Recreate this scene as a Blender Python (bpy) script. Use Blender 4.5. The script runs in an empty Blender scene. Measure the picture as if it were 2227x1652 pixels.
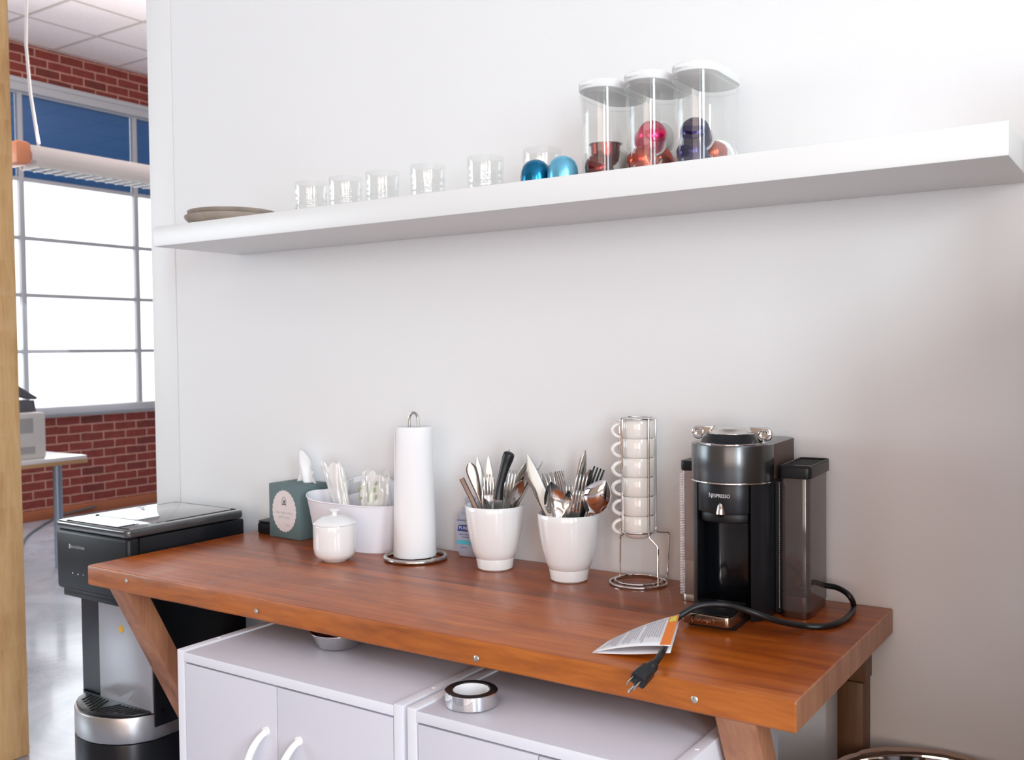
import bpy, bmesh, math, random
from mathutils import Vector, Matrix, Euler
random.seed(7)
PI = math.pi
S = bpy.context.scene
C = S.collection

# ------------------------------------------------------------------ camera
W_PX, H_PX, F_PX = 2227.0, 1652.0, 2133.18
CAM = Vector((1.50213, -1.80045, 0.463935))
RR = Vector((0.830465, 0.556969, -0.0106254))
RD = Vector((0.0085074, -0.0317519, -0.9994596))
RF = Vector((-0.5570054, 0.8299261, -0.0311072))
cd = bpy.data.cameras.new('camera'); cam = bpy.data.objects.new('camera', cd); C.objects.link(cam)
cd.sensor_width = 36.0; cd.lens = F_PX / W_PX * 36.0; cd.clip_start = 0.05; cd.clip_end = 200
m = Matrix(((RR.x, -RD.x, -RF.x, CAM.x), (RR.y, -RD.y, -RF.y, CAM.y), (RR.z, -RD.z, -RF.z, CAM.z), (0, 0, 0, 1)))
cam.matrix_world = m
cd.dof.use_dof = True; cd.dof.focus_distance = 1.75; cd.dof.aperture_fstop = 8.0
S.camera = cam

def at(px, py, x=None, y=None, z=None):
    """the point of the room on a plane x=, y= or z= that the photograph shows at a pixel"""
    d = RR * ((px - W_PX / 2) / F_PX) + RD * ((py - H_PX / 2) / F_PX) + RF
    if x is not None: t = (x - CAM.x) / d.x
    elif y is not None: t = (y - CAM.y) / d.y
    else: t = (z - CAM.z) / d.z
    return CAM + d * t

# ------------------------------------------------------------------ world, exposure, big lights
S.view_settings.view_transform = 'Standard'; S.view_settings.look = 'None'
S.view_settings.gamma = 1.0; S.view_settings.exposure = -0.02; S.view_settings.use_curve_mapping = False
S.cycles.use_denoising = True
S.cycles.max_bounces = 10; S.cycles.diffuse_bounces = 5; S.cycles.glossy_bounces = 5
S.cycles.transparent_max_bounces = 24; S.cycles.sample_clamp_indirect = 6.0
S.cycles.caustics_reflective = False; S.cycles.caustics_refractive = False
wd = bpy.data.worlds.new('sky'); S.world = wd; wd.use_nodes = True
bg = wd.node_tree.nodes['Background']; bg.inputs[0].default_value = (0.93, 0.97, 1.0, 1); bg.inputs[1].default_value = 2.3

def area(name, loc, target, sx, sy, power, col):
    l = bpy.data.lights.new(name, 'AREA'); l.shape = 'RECTANGLE'; l.size = sx; l.size_y = sy; l.energy = power; l.color = col
    o = bpy.data.objects.new(name, l); C.objects.link(o); o.location = loc
    o.rotation_euler = (Vector(target) - Vector(loc)).to_track_quat('-Z', 'Y').to_euler()
    return o
area('daylight_right_window', (4.85, -2.75, 1.50), (0.3, -0.2, 0.3), 0.9, 2.4, 104, (0.73, 0.94, 1.04))
area('added_fill_right', (4.85, -5.2, 0.9), (-0.6, -0.2, 0.4), 1.0, 2.5, 138, (0.84, 0.92, 1.0))  # added fill from the far right, evens out the wash on the wall
area('added_fill_back', (2.6, -6.3, 0.9), (0.0, 0, 0.6), 3.4, 2.4, 44, (1.0, 0.50, 0.22))  # added warm fill from behind the camera, in an invented window
area('added_fill_left', (-6.2, -3.6, 1.2), (0.0, -0.6, 0.4), 3.0, 2.4, 118, (0.80, 0.97, 1.04))  # added cool fill from the left, out of view
area('daylight_brick_window', (-6.2, 3.2, 1.2), (-3.0, 1.6, -0.4), 4.5, 2.2, 85, (0.9, 0.96, 1.0))

# ------------------------------------------------------------------ materials
MT = {}
def mat(name, col, rough=0.5, metal=0.0, **k):
    mm = bpy.data.materials.new(name); mm.use_nodes = True; nt = mm.node_tree
    b = nt.nodes['Principled BSDF']; b.inputs['Base Color'].default_value = (*col, 1)
    b.inputs['Roughness'].default_value = rough; b.inputs['Metallic'].default_value = metal
    for kk, v in k.items():
        b.inputs[{'coat': 'Coat Weight', 'spec': 'Specular IOR Level', 'trans': 'Transmission Weight', 'sub': 'Subsurface Weight', 'alpha': 'Alpha', 'ior': 'IOR', 'coatr': 'Coat Roughness'}[kk]].default_value = v
    MT[name] = mm; return mm
def sr(r, g, b):
    f = lambda c: (c / 255 / 12.92) if c / 255 <= .04045 else ((c / 255 + .055) / 1.055) ** 2.4
    return (f(r), f(g), f(b))
def N(mm, t, **k):
    n = mm.node_tree.nodes.new(t)
    for a, v in k.items(): setattr(n, a, v)
    return n
def L(mm, a, b): mm.node_tree.links.new(a, b)
def P(mm): return mm.node_tree.nodes['Principled BSDF']
def coords(mm, scale=(1, 1, 1), rot=(0, 0, 0), loc=(0, 0, 0)):
    tc = N(mm, 'ShaderNodeTexCoord'); mp = N(mm, 'ShaderNodeMapping'); L(mm, tc.outputs['Object'], mp.inputs[0])
    mp.inputs['Scale'].default_value = scale; mp.inputs['Rotation'].default_value = rot; mp.inputs['Location'].default_value = loc
    return mp.outputs[0]
def noise(mm, vec, scale, detail=3, rough=.5, dist=0):
    n = N(mm, 'ShaderNodeTexNoise'); L(mm, vec, n.inputs['Vector']); n.inputs['Scale'].default_value = scale
    n.inputs['Detail'].default_value = detail; n.inputs['Roughness'].default_value = rough; n.inputs['Distortion'].default_value = dist
    return n.outputs['Fac']
def ramp(mm, fac, stops):
    r = N(mm, 'ShaderNodeValToRGB'); L(mm, fac, r.inputs[0]); e = r.color_ramp.elements
    while len(e) < len(stops): e.new(.5)
    for i, (p, c) in enumerate(stops): e[i].position = p; e[i].color = (*c, 1) if len(c) == 3 else c
    return r.outputs[0]
def mixc(mm, fac, a, b, mode='MIX'):
    n = N(mm, 'ShaderNodeMix', data_type='RGBA', blend_type=mode)
    if isinstance(fac, (int, float)): n.inputs[0].default_value = fac
    else: L(mm, fac, n.inputs[0])
    for i, v in ((6, a), (7, b)):
        if isinstance(v, tuple): n.inputs[i].default_value = (*v, 1)
        else: L(mm, v, n.inputs[i])
    return n.outputs[2]
def bump(mm, h, strength=.2, dist=.01):
    b = N(mm, 'ShaderNodeBump'); b.inputs['Strength'].default_value = strength; b.inputs['Distance'].default_value = dist
    L(mm, h, b.inputs['Height']); L(mm, b.outputs[0], P(mm).inputs['Normal'])

wm = mat('wall_paint', (.80, .80, .80), .75)
bump(wm, noise(wm, coords(wm), 160, 4), .12, .002)
mat('blocker_paint', (.30, .19, .13), .8)  # kept dark so the added blocker bounces little light
mat('warm_paint', (.55, .40, .28), .8)  # unseen walls, tinted to warm the bounced light
mat('trim_paint', (.80, .80, .79), .5)
mat('shelf_white', (.77, .765, .75), .35)
mat('cabinet_white', (.62, .60, .66), .42)
mat('cabinet_edge', (.74, .73, .78), .35)
mat('ceramic', (.86, .86, .86), .10, coat=.5)
mat('ceramic_warm', (.85, .82, .77), .12, coat=.5)
mat('plastic_white', (.82, .81, .86), .35)
mat('plastic_lid', (.86, .86, .85), .35, sub=.6); P(MT['plastic_lid']).inputs['Subsurface Radius'].default_value = (.02, .02, .02)
mat('handle_white', (.88, .86, .83), .3)
mat('paper', (.87, .87, .88), .85)
mat('cream_paper', (.86, .82, .74), .85)
mat('chrome', (.82, .82, .83), .06, 1.0)
mat('steel', (.62, .60, .57), .2, 1.0)
mat('steel_dark', (.24, .18, .155), .28, 1.0)
mat('steel_cutlery', (.66, .65, .63), .14, 1.0)
mat('steel_matt', (.60, .60, .56), .38, 1.0)
mat('brushed_silver', (.55, .54, .54), .32, 1.0)
mat('panel_silver', (.42, .42, .45), .22, .35)
mat('gunmetal', (.115, .12, .125), .27, .9, coat=.15)
mat('gunmetal_dark', (.020, .022, .026), .3, .4, spec=.35)
mat('tray_metal', (.36, .28, .24), .16, 1.0)
mat('machine_brown', (.085, .050, .038), .5, .0, spec=.3)
mat('black_gloss', (.004, .005, .007), .12, coat=.2)
mat('black_plastic', (.008, .009, .011), .38, spec=.3)
mat('cooler_black', (.006, .007, .010), .28, spec=.35)
mat('cooler_top', (.05, .052, .055), .13, coat=1.0)
mat('black_rubber', (.008, .009, .011), .4)
mat('black_slot', (.002, .002, .002), .8)
mat('print_dark', (.10, .10, .12), .8)
mat('print_grey', (.42, .40, .42), .8)
mat('print_blue', sr(42, 60, 140), .5)
mat('print_cyan', sr(90, 190, 215), .5)
mat('print_white', (.75, .76, .78), .5)
mat('orange_print', sr(240, 130, 40), .6)
mat('yellow_print', sr(235, 215, 90), .6)
mat('yellow_sticker', sr(225, 170, 40), .6)
mat('green_print', sr(150, 168, 128), .6)
mat('green_box', sr(96, 116, 118), .7)
mat('label_cream', sr(222, 212, 212), .7)
mat('foil_blue', sr(24, 110, 150), .22, .75)
mat('foil_cyan', sr(110, 185, 215), .28, .6)
mat('pod_darkred', sr(110, 30, 26), .2, .8)
mat('pod_copper', sr(170, 62, 35), .2, .8)
mat('pod_pink', sr(200, 22, 80), .2, .7)
mat('pod_navy', sr(38, 34, 78), .18, .8)
mat('pod_rim', (.80, .80, .80), .3, .5)
mat('pod_foil', (.50, .50, .48), .45, .3)
mat('blue_shade', sr(16, 96, 160), .8)
mat('frame_grey', (.52, .53, .56), .5)
mat('printer_beige', sr(205, 203, 200), .6)
mat('printer_vent', sr(160, 160, 160), .7)
mat('desk_white', (.78, .78, .78), .2)
mat('desk_edge', sr(190, 150, 105), .5)
mat('desk_leg', sr(150, 165, 180), .3, .5)
mat('lamp_white', (.80, .78, .77), .4)
mat('lamp_orange', sr(245, 160, 120), .4)
mat('baseboard_wood', sr(165, 95, 60), .5)
mat('bag_skirt', sr(165, 140, 125), .6)
mat('grey_rubber', sr(90, 92, 95), .6)
mat('tint_ring', sr(120, 125, 130), .4)
mat('tag_paper', (.80, .79, .82), .6)

def stoneware():
    mm = mat('stoneware', (.3, .28, .25), .75)
    c = coords(mm); L(mm, ramp(mm, noise(mm, c, 9, 5, .6), [(.3, sr(134, 124, 114)), (.7, sr(166, 152, 140))]), P(mm).inputs['Base Color'])
stoneware()
def wood(name, stops, plank=.088, rough=.3, coat=.25, axis='x', knots=True, along=.06):
    mm = mat(name, (.3, .15, .07), rough, coat=coat, coatr=.12)
    tc = N(mm, 'ShaderNodeTexCoord'); sp = N(mm, 'ShaderNodeSeparateXYZ'); L(mm, tc.outputs['Object'], sp.inputs[0])
    A, B, Z = {'x': (0, 1, 2), 'y': (1, 0, 2), 'z': (2, 0, 1)}[axis]
    dv = N(mm, 'ShaderNodeMath', operation='DIVIDE'); L(mm, sp.outputs[B], dv.inputs[0]); dv.inputs[1].default_value = plank
    fl = N(mm, 'ShaderNodeMath', operation='FLOOR'); L(mm, dv.outputs[0], fl.inputs[0])
    wn = N(mm, 'ShaderNodeTexWhiteNoise', noise_dimensions='1D'); L(mm, fl.outputs[0], wn.inputs['W'])
    mu = N(mm, 'ShaderNodeMath', operation='MULTIPLY'); L(mm, wn.outputs[0], mu.inputs[0]); mu.inputs[1].default_value = 7.0
    ad = N(mm, 'ShaderNodeMath', operation='ADD'); L(mm, sp.outputs[A], ad.inputs[0]); L(mm, mu.outputs[0], ad.inputs[1])
    m1 = N(mm, 'ShaderNodeMath', operation='MULTIPLY'); L(mm, ad.outputs[0], m1.inputs[0]); m1.inputs[1].default_value = along
    cb = N(mm, 'ShaderNodeCombineXYZ'); L(mm, m1.outputs[0], cb.inputs[0]); L(mm, sp.outputs[B], cb.inputs[1]); L(mm, sp.outputs[Z], cb.inputs[2])
    n1 = noise(mm, cb.outputs[0], 26, 6, .62, .6)
    n2 = noise(mm, cb.outputs[0], 120, 3, .6, .2)
    n3 = noise(mm, tc.outputs['Object'], 3.2, 3, .5)
    fac = N(mm, 'ShaderNodeMath', operation='MULTIPLY_ADD'); L(mm, n2, fac.inputs[0]); fac.inputs[1].default_value = .35; L(mm, n1, fac.inputs[2])
    f2 = N(mm, 'ShaderNodeMath', operation='MULTIPLY_ADD'); L(mm, wn.outputs[0], f2.inputs[0]); f2.inputs[1].default_value = .40; L(mm, fac.outputs[0], f2.inputs[2])
    f3 = N(mm, 'ShaderNodeMath', operation='MULTIPLY_ADD'); L(mm, n3, f3.inputs[0]); f3.inputs[1].default_value = .35; L(mm, f2.outputs[0], f3.inputs[2])
    sb = N(mm, 'ShaderNodeMath', operation='SUBTRACT'); L(mm, f3.outputs[0], sb.inputs[0]); sb.inputs[1].default_value = .53
    col_ = ramp(mm, sb.outputs[0], stops)
    if name == 'tabletop_wood':
        m5 = N(mm, 'ShaderNodeMath', operation='MULTIPLY'); L(mm, ad.outputs[0], m5.inputs[0]); m5.inputs[1].default_value = .35
        c5 = N(mm, 'ShaderNodeCombineXYZ'); L(mm, m5.outputs[0], c5.inputs[0]); L(mm, sp.outputs[B], c5.inputs[1])
        col_ = mixc(mm, 1.0, col_, ramp(mm, noise(mm, c5.outputs[0], 11, 4, .6, .4), [(.52, (1, 1, 1)), (.86, (.45, .38, .36))]), 'MULTIPLY')
    L(mm, col_, P(mm).inputs['Base Color'])
    bump(mm, n2, .06, .002)
    rr = N(mm, 'ShaderNodeMapRange'); L(mm, n3, rr.inputs[0]); rr.inputs[3].default_value = rough - .08; rr.inputs[4].default_value = rough + .12
    L(mm, rr.outputs[0], P(mm).inputs['Roughness'])
    return mm
wood('tabletop_wood', [(.1, sr(92, 38, 10)), (.4, sr(150, 70, 18)), (.62, sr(178, 92, 26)), (.9, sr(204, 122, 42))], .086, .28, .10)
wood('edge_wood', [(.1, sr(112, 54, 16)), (.4, sr(164, 88, 28)), (.62, sr(186, 106, 38)), (.9, sr(206, 132, 58))], 5, .38, .15, along=.12)
wood('leg_wood', [(.1, sr(120, 72, 48)), (.4, sr(158, 104, 74)), (.62, sr(176, 122, 88)), (.9, sr(195, 145, 108))], 5, .45, .1, 'z', along=.1)
wood('post_wood', [(.1, sr(184, 136, 88)), (.4, sr(218, 174, 120)), (.62, sr(230, 190, 138)), (.9, sr(240, 208, 162))], 5, .6, 0, 'z', along=.1)
wood('dark_wood', [(.1, sr(60, 36, 18)), (.4, sr(92, 58, 30)), (.7, sr(112, 74, 40)), (.9, sr(130, 90, 52))], 5, .5, .1, 'z', along=.1)

def brick_mat():
    mm = mat('brick_wall', (.2, .05, .04), .85)
    tc = N(mm, 'ShaderNodeTexCoord'); sp = N(mm, 'ShaderNodeSeparateXYZ'); L(mm, tc.outputs['Object'], sp.inputs[0])
    nz = N(mm, 'ShaderNodeTexNoise'); L(mm, tc.outputs['Object'], nz.inputs['Vector']); nz.inputs['Scale'].default_value = 9
    wob = N(mm, 'ShaderNodeMath', operation='MULTIPLY_ADD'); L(mm, nz.outputs['Fac'], wob.inputs[0]); wob.inputs[1].default_value = .012; L(mm, sp.outputs[2], wob.inputs[2])
    cb = N(mm, 'ShaderNodeCombineXYZ'); L(mm, sp.outputs[1], cb.inputs[0]); L(mm, wob.outputs[0], cb.inputs[1])
    bt = N(mm, 'ShaderNodeTexBrick'); L(mm, cb.outputs[0], bt.inputs['Vector'])
    bt.inputs['Scale'].default_value = 1.0; bt.inputs['Brick Width'].default_value = .225; bt.inputs['Row Height'].default_value = .0765
    bt.inputs['Mortar Size'].default_value = .007; bt.inputs['Mortar Smooth'].default_value = .3; bt.inputs['Bias'].default_value = -.55
    bt.inputs['Color1'].default_value = (*sr(136, 60, 52), 1); bt.inputs['Color2'].default_value = (*sr(66, 40, 40), 1)
    bt.inputs['Mortar'].default_value = (*sr(196, 150, 134), 1)
    mot = ramp(mm, noise(mm, tc.outputs['Object'], 14, 5, .6), [(.25, (.72, .72, .72)), (.75, (1.15, 1.1, 1.1))])
    L(mm, mixc(mm, 1.0, bt.outputs['Color'], mot, 'MULTIPLY'), P(mm).inputs['Base Color'])
    inv = N(mm, 'ShaderNodeMath', operation='SUBTRACT'); inv.inputs[0].default_value = 1; L(mm, bt.outputs['Fac'], inv.inputs[1])
    bump(mm, inv.outputs[0], .5, .008)
brick_mat()
def floor_mat():
    mm = mat('concrete_floor', (.4, .42, .45), .22, coat=.35, coatr=.1)
    c = coords(mm)
    L(mm, ramp(mm, noise(mm, c, 1.6, 8, .68, 1.2), [(.3, sr(128, 134, 148)), (.52, sr(168, 172, 184)), (.75, sr(196, 198, 206))]), P(mm).inputs['Base Color'])
    r = N(mm, 'ShaderNodeMapRange'); L(mm, noise(mm, c, 2.4, 6, .7, .8), r.inputs[0]); r.inputs[3].default_value = .12; r.inputs[4].default_value = .5
    L(mm, r.outputs[0], P(mm).inputs['Roughness'])
floor_mat()
def ceil_mat():
    mm = mat('ceiling_tile', sr(205, 192, 192), .9)
    c = coords(mm)
    L(mm, ramp(mm, noise(mm, c, 60, 4, .6), [(.3, sr(222, 212, 212)), (.7, sr(236, 226, 226))]), P(mm).inputs['Base Color'])
ceil_mat()
def thin_glass(name, tint=(1, 1, 1), rough=.02, base=.04, edge=.6, power=3.0, bmp=None, diff=0.0):
    """thin clear wall: transparent, mirror-like more and more towards grazing angles"""
    mm = bpy.data.materials.new(name); mm.use_nodes = True; nt = mm.node_tree; nt.nodes.clear(); MT[name] = mm
    out = N(mm, 'ShaderNodeOutputMaterial'); mx = N(mm, 'ShaderNodeMixShader'); tr = N(mm, 'ShaderNodeBsdfTransparent'); gl = N(mm, 'ShaderNodeBsdfGlossy')
    tr.inputs[0].default_value = (*tint, 1); gl.inputs['Roughness'].default_value = rough; gl.inputs[0].default_value = (1, 1, 1, 1)
    lw = N(mm, 'ShaderNodeLayerWeight'); lw.inputs['Blend'].default_value = .5
    pw = N(mm, 'ShaderNodeMath', operation='POWER'); L(mm, lw.outputs['Facing'], pw.inputs[0]); pw.inputs[1].default_value = power
    ma = N(mm, 'ShaderNodeMath', operation='MULTIPLY_ADD', use_clamp=True); L(mm, pw.outputs[0], ma.inputs[0]); ma.inputs[1].default_value = edge; ma.inputs[2].default_value = base
    L(mm, ma.outputs[0], mx.inputs[0]); L(mm, tr.outputs[0], mx.inputs[1]); L(mm, gl.outputs[0], mx.inputs[2])
    last = mx.outputs[0]
    if diff:
        df = N(mm, 'ShaderNodeBsdfDiffuse'); df.inputs[0].default_value = (*tint, 1)
        m2 = N(mm, 'ShaderNodeMixShader'); m2.inputs[0].default_value = diff; L(mm, last, m2.inputs[1]); L(mm, df.outputs[0], m2.inputs[2]); last = m2.outputs[0]
    L(mm, last, out.inputs[0])
    return mm
def translucent(name, col, f):
    mm = bpy.data.materials.new(name); mm.use_nodes = True; mm.node_tree.nodes.clear(); MT[name] = mm
    out = N(mm, 'ShaderNodeOutputMaterial'); a_ = N(mm, 'ShaderNodeBsdfDiffuse'); b_ = N(mm, 'ShaderNodeBsdfTranslucent'); x_ = N(mm, 'ShaderNodeMixShader')
    a_.inputs[0].default_value = (*col, 1); b_.inputs[0].default_value = (*col, 1); x_.inputs[0].default_value = f
    L(mm, a_.outputs[0], x_.inputs[1]); L(mm, b_.outputs[0], x_.inputs[2]); L(mm, x_.outputs[0], out.inputs[0])
translucent('plastic_lid', (.95, .95, .94), .30)
thin_glass('clear_glass', (.975, .98, .978), .02, .05, .55, 3.0)
thin_glass('clear_plastic', (.992, .992, .988), .03, .04, .35, 3.5, diff=.02)
thin_glass('window_glass', (1, 1, 1), .0, .03, .3, 4.0)
thin_glass('smoke_plastic', (.34, .29, .28), .12, .07, .4, 2.5, diff=.18)
thin_glass('bin_plastic', (.74, .66, .64), .12, .08, .45, 2.5, diff=.20)
thin_glass('film_plastic', (.97, .96, .95), .12, .10, .5, 2.0, diff=.42)
thin_glass('gel_plastic', (.80, .84, .93), .06, .08, .4, 2.5, diff=.35)

# ------------------------------------------------------------------ mesh helpers
class MB:
    def __init__(s): s.bm = bmesh.new()
    def _join(s, t, mtx=None):
        me = bpy.data.meshes.new('tmp'); t.to_mesh(me); t.free()
        if mtx is not None: me.transform(mtx)
        s.bm.from_mesh(me); bpy.data.meshes.remove(me); return s
    def box(s, x0, x1, y0, y1, z0, z1, b=0.0, seg=2, mtx=None):
        t = bmesh.new(); bmesh.ops.create_cube(t, size=1)
        for v in t.verts: v.co = Vector(((x0 + x1) / 2 + v.co.x * (x1 - x0), (y0 + y1) / 2 + v.co.y * (y1 - y0), (z0 + z1) / 2 + v.co.z * (z1 - z0)))
        if b > 0: bmesh.ops.bevel(t, geom=list(t.edges), offset=b, segments=seg, profile=.5, affect='EDGES')
        return s._join(t, mtx)
    def prism(s, pts, z0, z1, b=0.0, mtx=None, seg=2, top=1.0):
        """outline in xy pulled up from z0 to z1"""
        t = bmesh.new(); cx = sum(p[0] for p in pts) / len(pts); cy = sum(p[1] for p in pts) / len(pts)
        lo = [t.verts.new((x, y, z0)) for x, y in pts]; hi = [t.verts.new((cx + (x - cx) * top, cy + (y - cy) * top, z1)) for x, y in pts]
        n = len(pts); t.faces.new(lo[::-1]); f = t.faces.new(hi)
        for i in range(n): t.faces.new((lo[i], lo[(i + 1) % n], hi[(i + 1) % n], hi[i]))
        bmesh.ops.recalc_face_normals(t, faces=list(t.faces))
        if b > 0:
            es = [e for e in t.edges if abs(e.verts[0].co.z - e.verts[1].co.z) < 1e-7]
            bmesh.ops.bevel(t, geom=es, offset=b, segments=seg, profile=.5, affect='EDGES')
        return s._join(t, mtx)
    def lathe(s, prof, n=40, c=(0, 0, 0), rf=None, closed=False, mtx=None):
        """prof: (radius, z) pairs; rf(angle, z, r) may change the radius"""
        t = bmesh.new(); rings = []
        for r, z in prof:
            if r < 1e-6: rings.append([t.verts.new((c[0], c[1], c[2] + z))]); continue
            ring = []
            for i in range(n):
                a = 2 * PI * i / n; q = rf(a, z, r) if rf else r
                ring.append(t.verts.new((c[0] + q * math.cos(a), c[1] + q * math.sin(a), c[2] + z)))
            rings.append(ring)
        pr = list(zip(rings, rings[1:])) + ([(rings[-1], rings[0])] if closed else [])
        for A, B in pr:
            for i in range(n):
                j = (i + 1) % n
                if len(A) == 1 and len(B) == 1: continue
                if len(A) == 1: t.faces.new((A[0], B[j], B[i]))
                elif len(B) == 1: t.faces.new((A[i], A[j], B[0]))
                else: t.faces.new((A[i], A[j], B[j], B[i]))
        bmesh.ops.recalc_face_normals(t, faces=list(t.faces))
        return s._join(t, mtx)
    def tube(s, pts, r, n=10, closed=False, mtx=None, taper=None):
        pts = [Vector(p) for p in pts]; t = bmesh.new(); rings = []; N_ = len(pts); up = None
        for i, p in enumerate(pts):
            if closed: d = (pts[(i + 1) % N_] - pts[i - 1])
            else: d = pts[min(i + 1, N_ - 1)] - pts[max(i - 1, 0)]
            d.normalize()
            if up is None: up = d.orthogonal().normalized()
            else:
                up = (up - d * up.dot(d))
                up = up.normalized() if up.length > 1e-6 else d.orthogonal().normalized()
            sd = d.cross(up); rr = r if taper is None else r * taper(i / (N_ - 1))
            rings.append([t.verts.new(p + up * (rr * math.cos(2 * PI * k / n)) + sd * (rr * math.sin(2 * PI * k / n))) for k in range(n)])
        if closed:
            # turn the last ring onto the first with the least twist
            A = rings[-1]; B = rings[0]; best = min(range(n), key=lambda q: sum((A[k].co - B[(k + q) % n].co).length for k in range(n)))
        for i in range(N_ - 1):
            for k in range(n): t.faces.new((rings[i][k], rings[i][(k + 1) % n], rings[i + 1][(k + 1) % n], rings[i + 1][k]))
        if closed:
            for k in range(n): t.faces.new((A[k], A[(k + 1) % n], B[(k + 1 + best) % n], B[(k + best) % n]))
        else: t.faces.new(rings[0][::-1]); t.faces.new(rings[-1])
        bmesh.ops.recalc_face_normals(t, faces=list(t.faces))
        return s._join(t, mtx)
    def strip(s, st, n=8, mtx=None):
        """flat ware: stations (z, xc, halfwidth, y, thickness, cup)"""
        t = bmesh.new(); rings = []
        for z, xc, hw, y, th, cup in st:
            ring = []
            for k in range(n + 1):
                u = -1 + 2 * k / n; ring.append(t.verts.new((xc + hw * u, y + cup * (1 - u * u) - th / 2 * math.sqrt(max(0, 1 - u ** 4)) * .999 - 1e-5, z)))
            for k in range(n, -1, -1):
                u = -1 + 2 * k / n; ring.append(t.verts.new((xc + hw * u, y + cup * (1 - u * u) + th / 2 * math.sqrt(max(0, 1 - u ** 4)) + 1e-5, z)))
            rings.append(ring)
        m_ = len(rings[0])
        for A, B in zip(rings, rings[1:]):
            for k in range(m_): t.faces.new((A[k], A[(k + 1) % m_], B[(k + 1) % m_], B[k]))
        t.faces.new(rings[0][::-1]); t.faces.new(rings[-1])
        bmesh.ops.recalc_face_normals(t, faces=list(t.faces))
        return s._join(t, mtx)
    def grid(s, f, nu, nv, mtx=None, wrap=False):
        t = bmesh.new(); V = [[t.verts.new(f(u / nu, v / nv)) for v in range(nv + 1)] for u in range(nu + (0 if wrap else 1))]
        U_ = len(V)
        for u in range(nu):
            for v in range(nv):
                t.faces.new((V[u][v], V[(u + 1) % U_][v], V[(u + 1) % U_][v + 1], V[u][v + 1]))
        return s._join(t, mtx)
    def text(s, body, size, mtx, extrude=.0002, bend=None, align='CENTER', sx=1.0):
        cu = bpy.data.curves.new('t', 'FONT'); cu.body = body; cu.size = size; cu.extrude = extrude; cu.align_x = align; cu.align_y = 'CENTER'; cu.resolution_u = 3
        o = bpy.data.objects.new('t', cu); me = bpy.data.meshes.new_from_object(o)
        for v in me.vertices:
            v.co.x *= sx
            if bend: v.co = Vector(bend(v.co))
        me.transform(mtx); s.bm.from_mesh(me)
        bpy.data.meshes.remove(me); bpy.data.objects.remove(o); bpy.data.curves.remove(cu); return s
    def build(s, name, mt, parent=None, loc=None, rot=None, ang=38, smooth=True):
        me = bpy.data.meshes.new(name); s.bm.to_mesh(me); s.bm.free()
        me.materials.append(MT[mt] if isinstance(mt, str) else mt)
        if smooth:
            for p in me.polygons: p.use_smooth = True
            me.set_sharp_from_angle(angle=math.radians(ang))
        o = bpy.data.objects.new(name, me); C.objects.link(o)
        if parent is not None: o.parent = parent
        if loc is not None: o.location = loc
        if rot is not None: o.rotation_euler = rot
        return o
def solid(o, t, off=0.0):
    md = o.modifiers.new('thick', 'SOLIDIFY'); md.thickness = t; md.offset = off; return o
def tag(o, label, cat, group=None):
    o['label'] = label; o['category'] = cat
    if group: o['group'] = group
    return o
def thing(name, label, cat, loc=(0, 0, 0), rotz=0, group=None):
    o = bpy.data.objects.new(name, None); C.objects.link(o); o.empty_display_size = .05
    o.location = loc; o.rotation_euler = (0, 0, rotz); return tag(o, label, cat, group)
def struct(o): o['kind'] = 'structure'; return o
def copy_tree(o, parent=None, label=None):
    c = o.copy(); C.objects.link(c); c.parent = parent
    for ch in list(o.children): copy_tree(ch, c)
    if label: c['label'] = label
    return c
def rrect(x0, x1, y0, y1, r, n=6):
    out = []
    for cx, cy, a0 in ((x1 - r, y1 - r, 0), (x0 + r, y1 - r, 90), (x0 + r, y0 + r, 180), (x1 - r, y0 + r, 270)):
        for k in range(n + 1):
            a = math.radians(a0 + 90 * k / n); out.append((cx + r * math.cos(a), cy + r * math.sin(a)))
    return out
def smooth_path(pts, n=8):
    pts = [Vector(p) for p in pts]; out = []
    for i in range(len(pts) - 1):
        p0 = pts[max(i - 1, 0)]; p1 = pts[i]; p2 = pts[i + 1]; p3 = pts[min(i + 2, len(pts) - 1)]
        for k in range(n):
            t = k / n
            out.append(.5 * ((2 * p1) + (-p0 + p2) * t + (2 * p0 - 5 * p1 + 4 * p2 - p3) * t * t + (-p0 + 3 * p1 - 3 * p2 + p3) * t ** 3))
    out.append(pts[-1]); return out
def fillet(pts, r=.006, n=4):
    """rounded corners for bent wire"""
    pts = [Vector(p) for p in pts]; out = [pts[0]]
    for a, b, c in zip(pts, pts[1:], pts[2:]):
        d1 = (a - b); d2 = (c - b); q = min(r, d1.length / 2.1, d2.length / 2.1); p1 = b + d1.normalized() * q; p2 = b + d2.normalized() * q
        for k in range(n + 1):
            t = k / n; out.append((1 - t) ** 2 * p1 + 2 * t * (1 - t) * b + t * t * p2)
    out.append(pts[-1]); return out
def circ(r, z=0, n=40, c=(0, 0)): return [(c[0] + r * math.cos(2 * PI * i / n), c[1] + r * math.sin(2 * PI * i / n), z) for i in range(n)]

FLOOR = -.95; CEIL = 3.07; SH = .7755
# ------------------------------------------------------------------ the room
struct(MB().box(-6.7, 5.2, -6.7, 7.2, FLOOR - .1, FLOOR).build('floor', 'concrete_floor'))
struct(MB().box(-.955, 5.0, 0, .13, FLOOR, CEIL).build('wall_kitchen', 'wall_paint'))
struct(MB().box(-.965, -.859, -.0025, .0, FLOOR, CEIL, .0015).box(-.965, -.955, 0, .136, FLOOR, CEIL).build('trim_1', 'trim_paint'))
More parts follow.
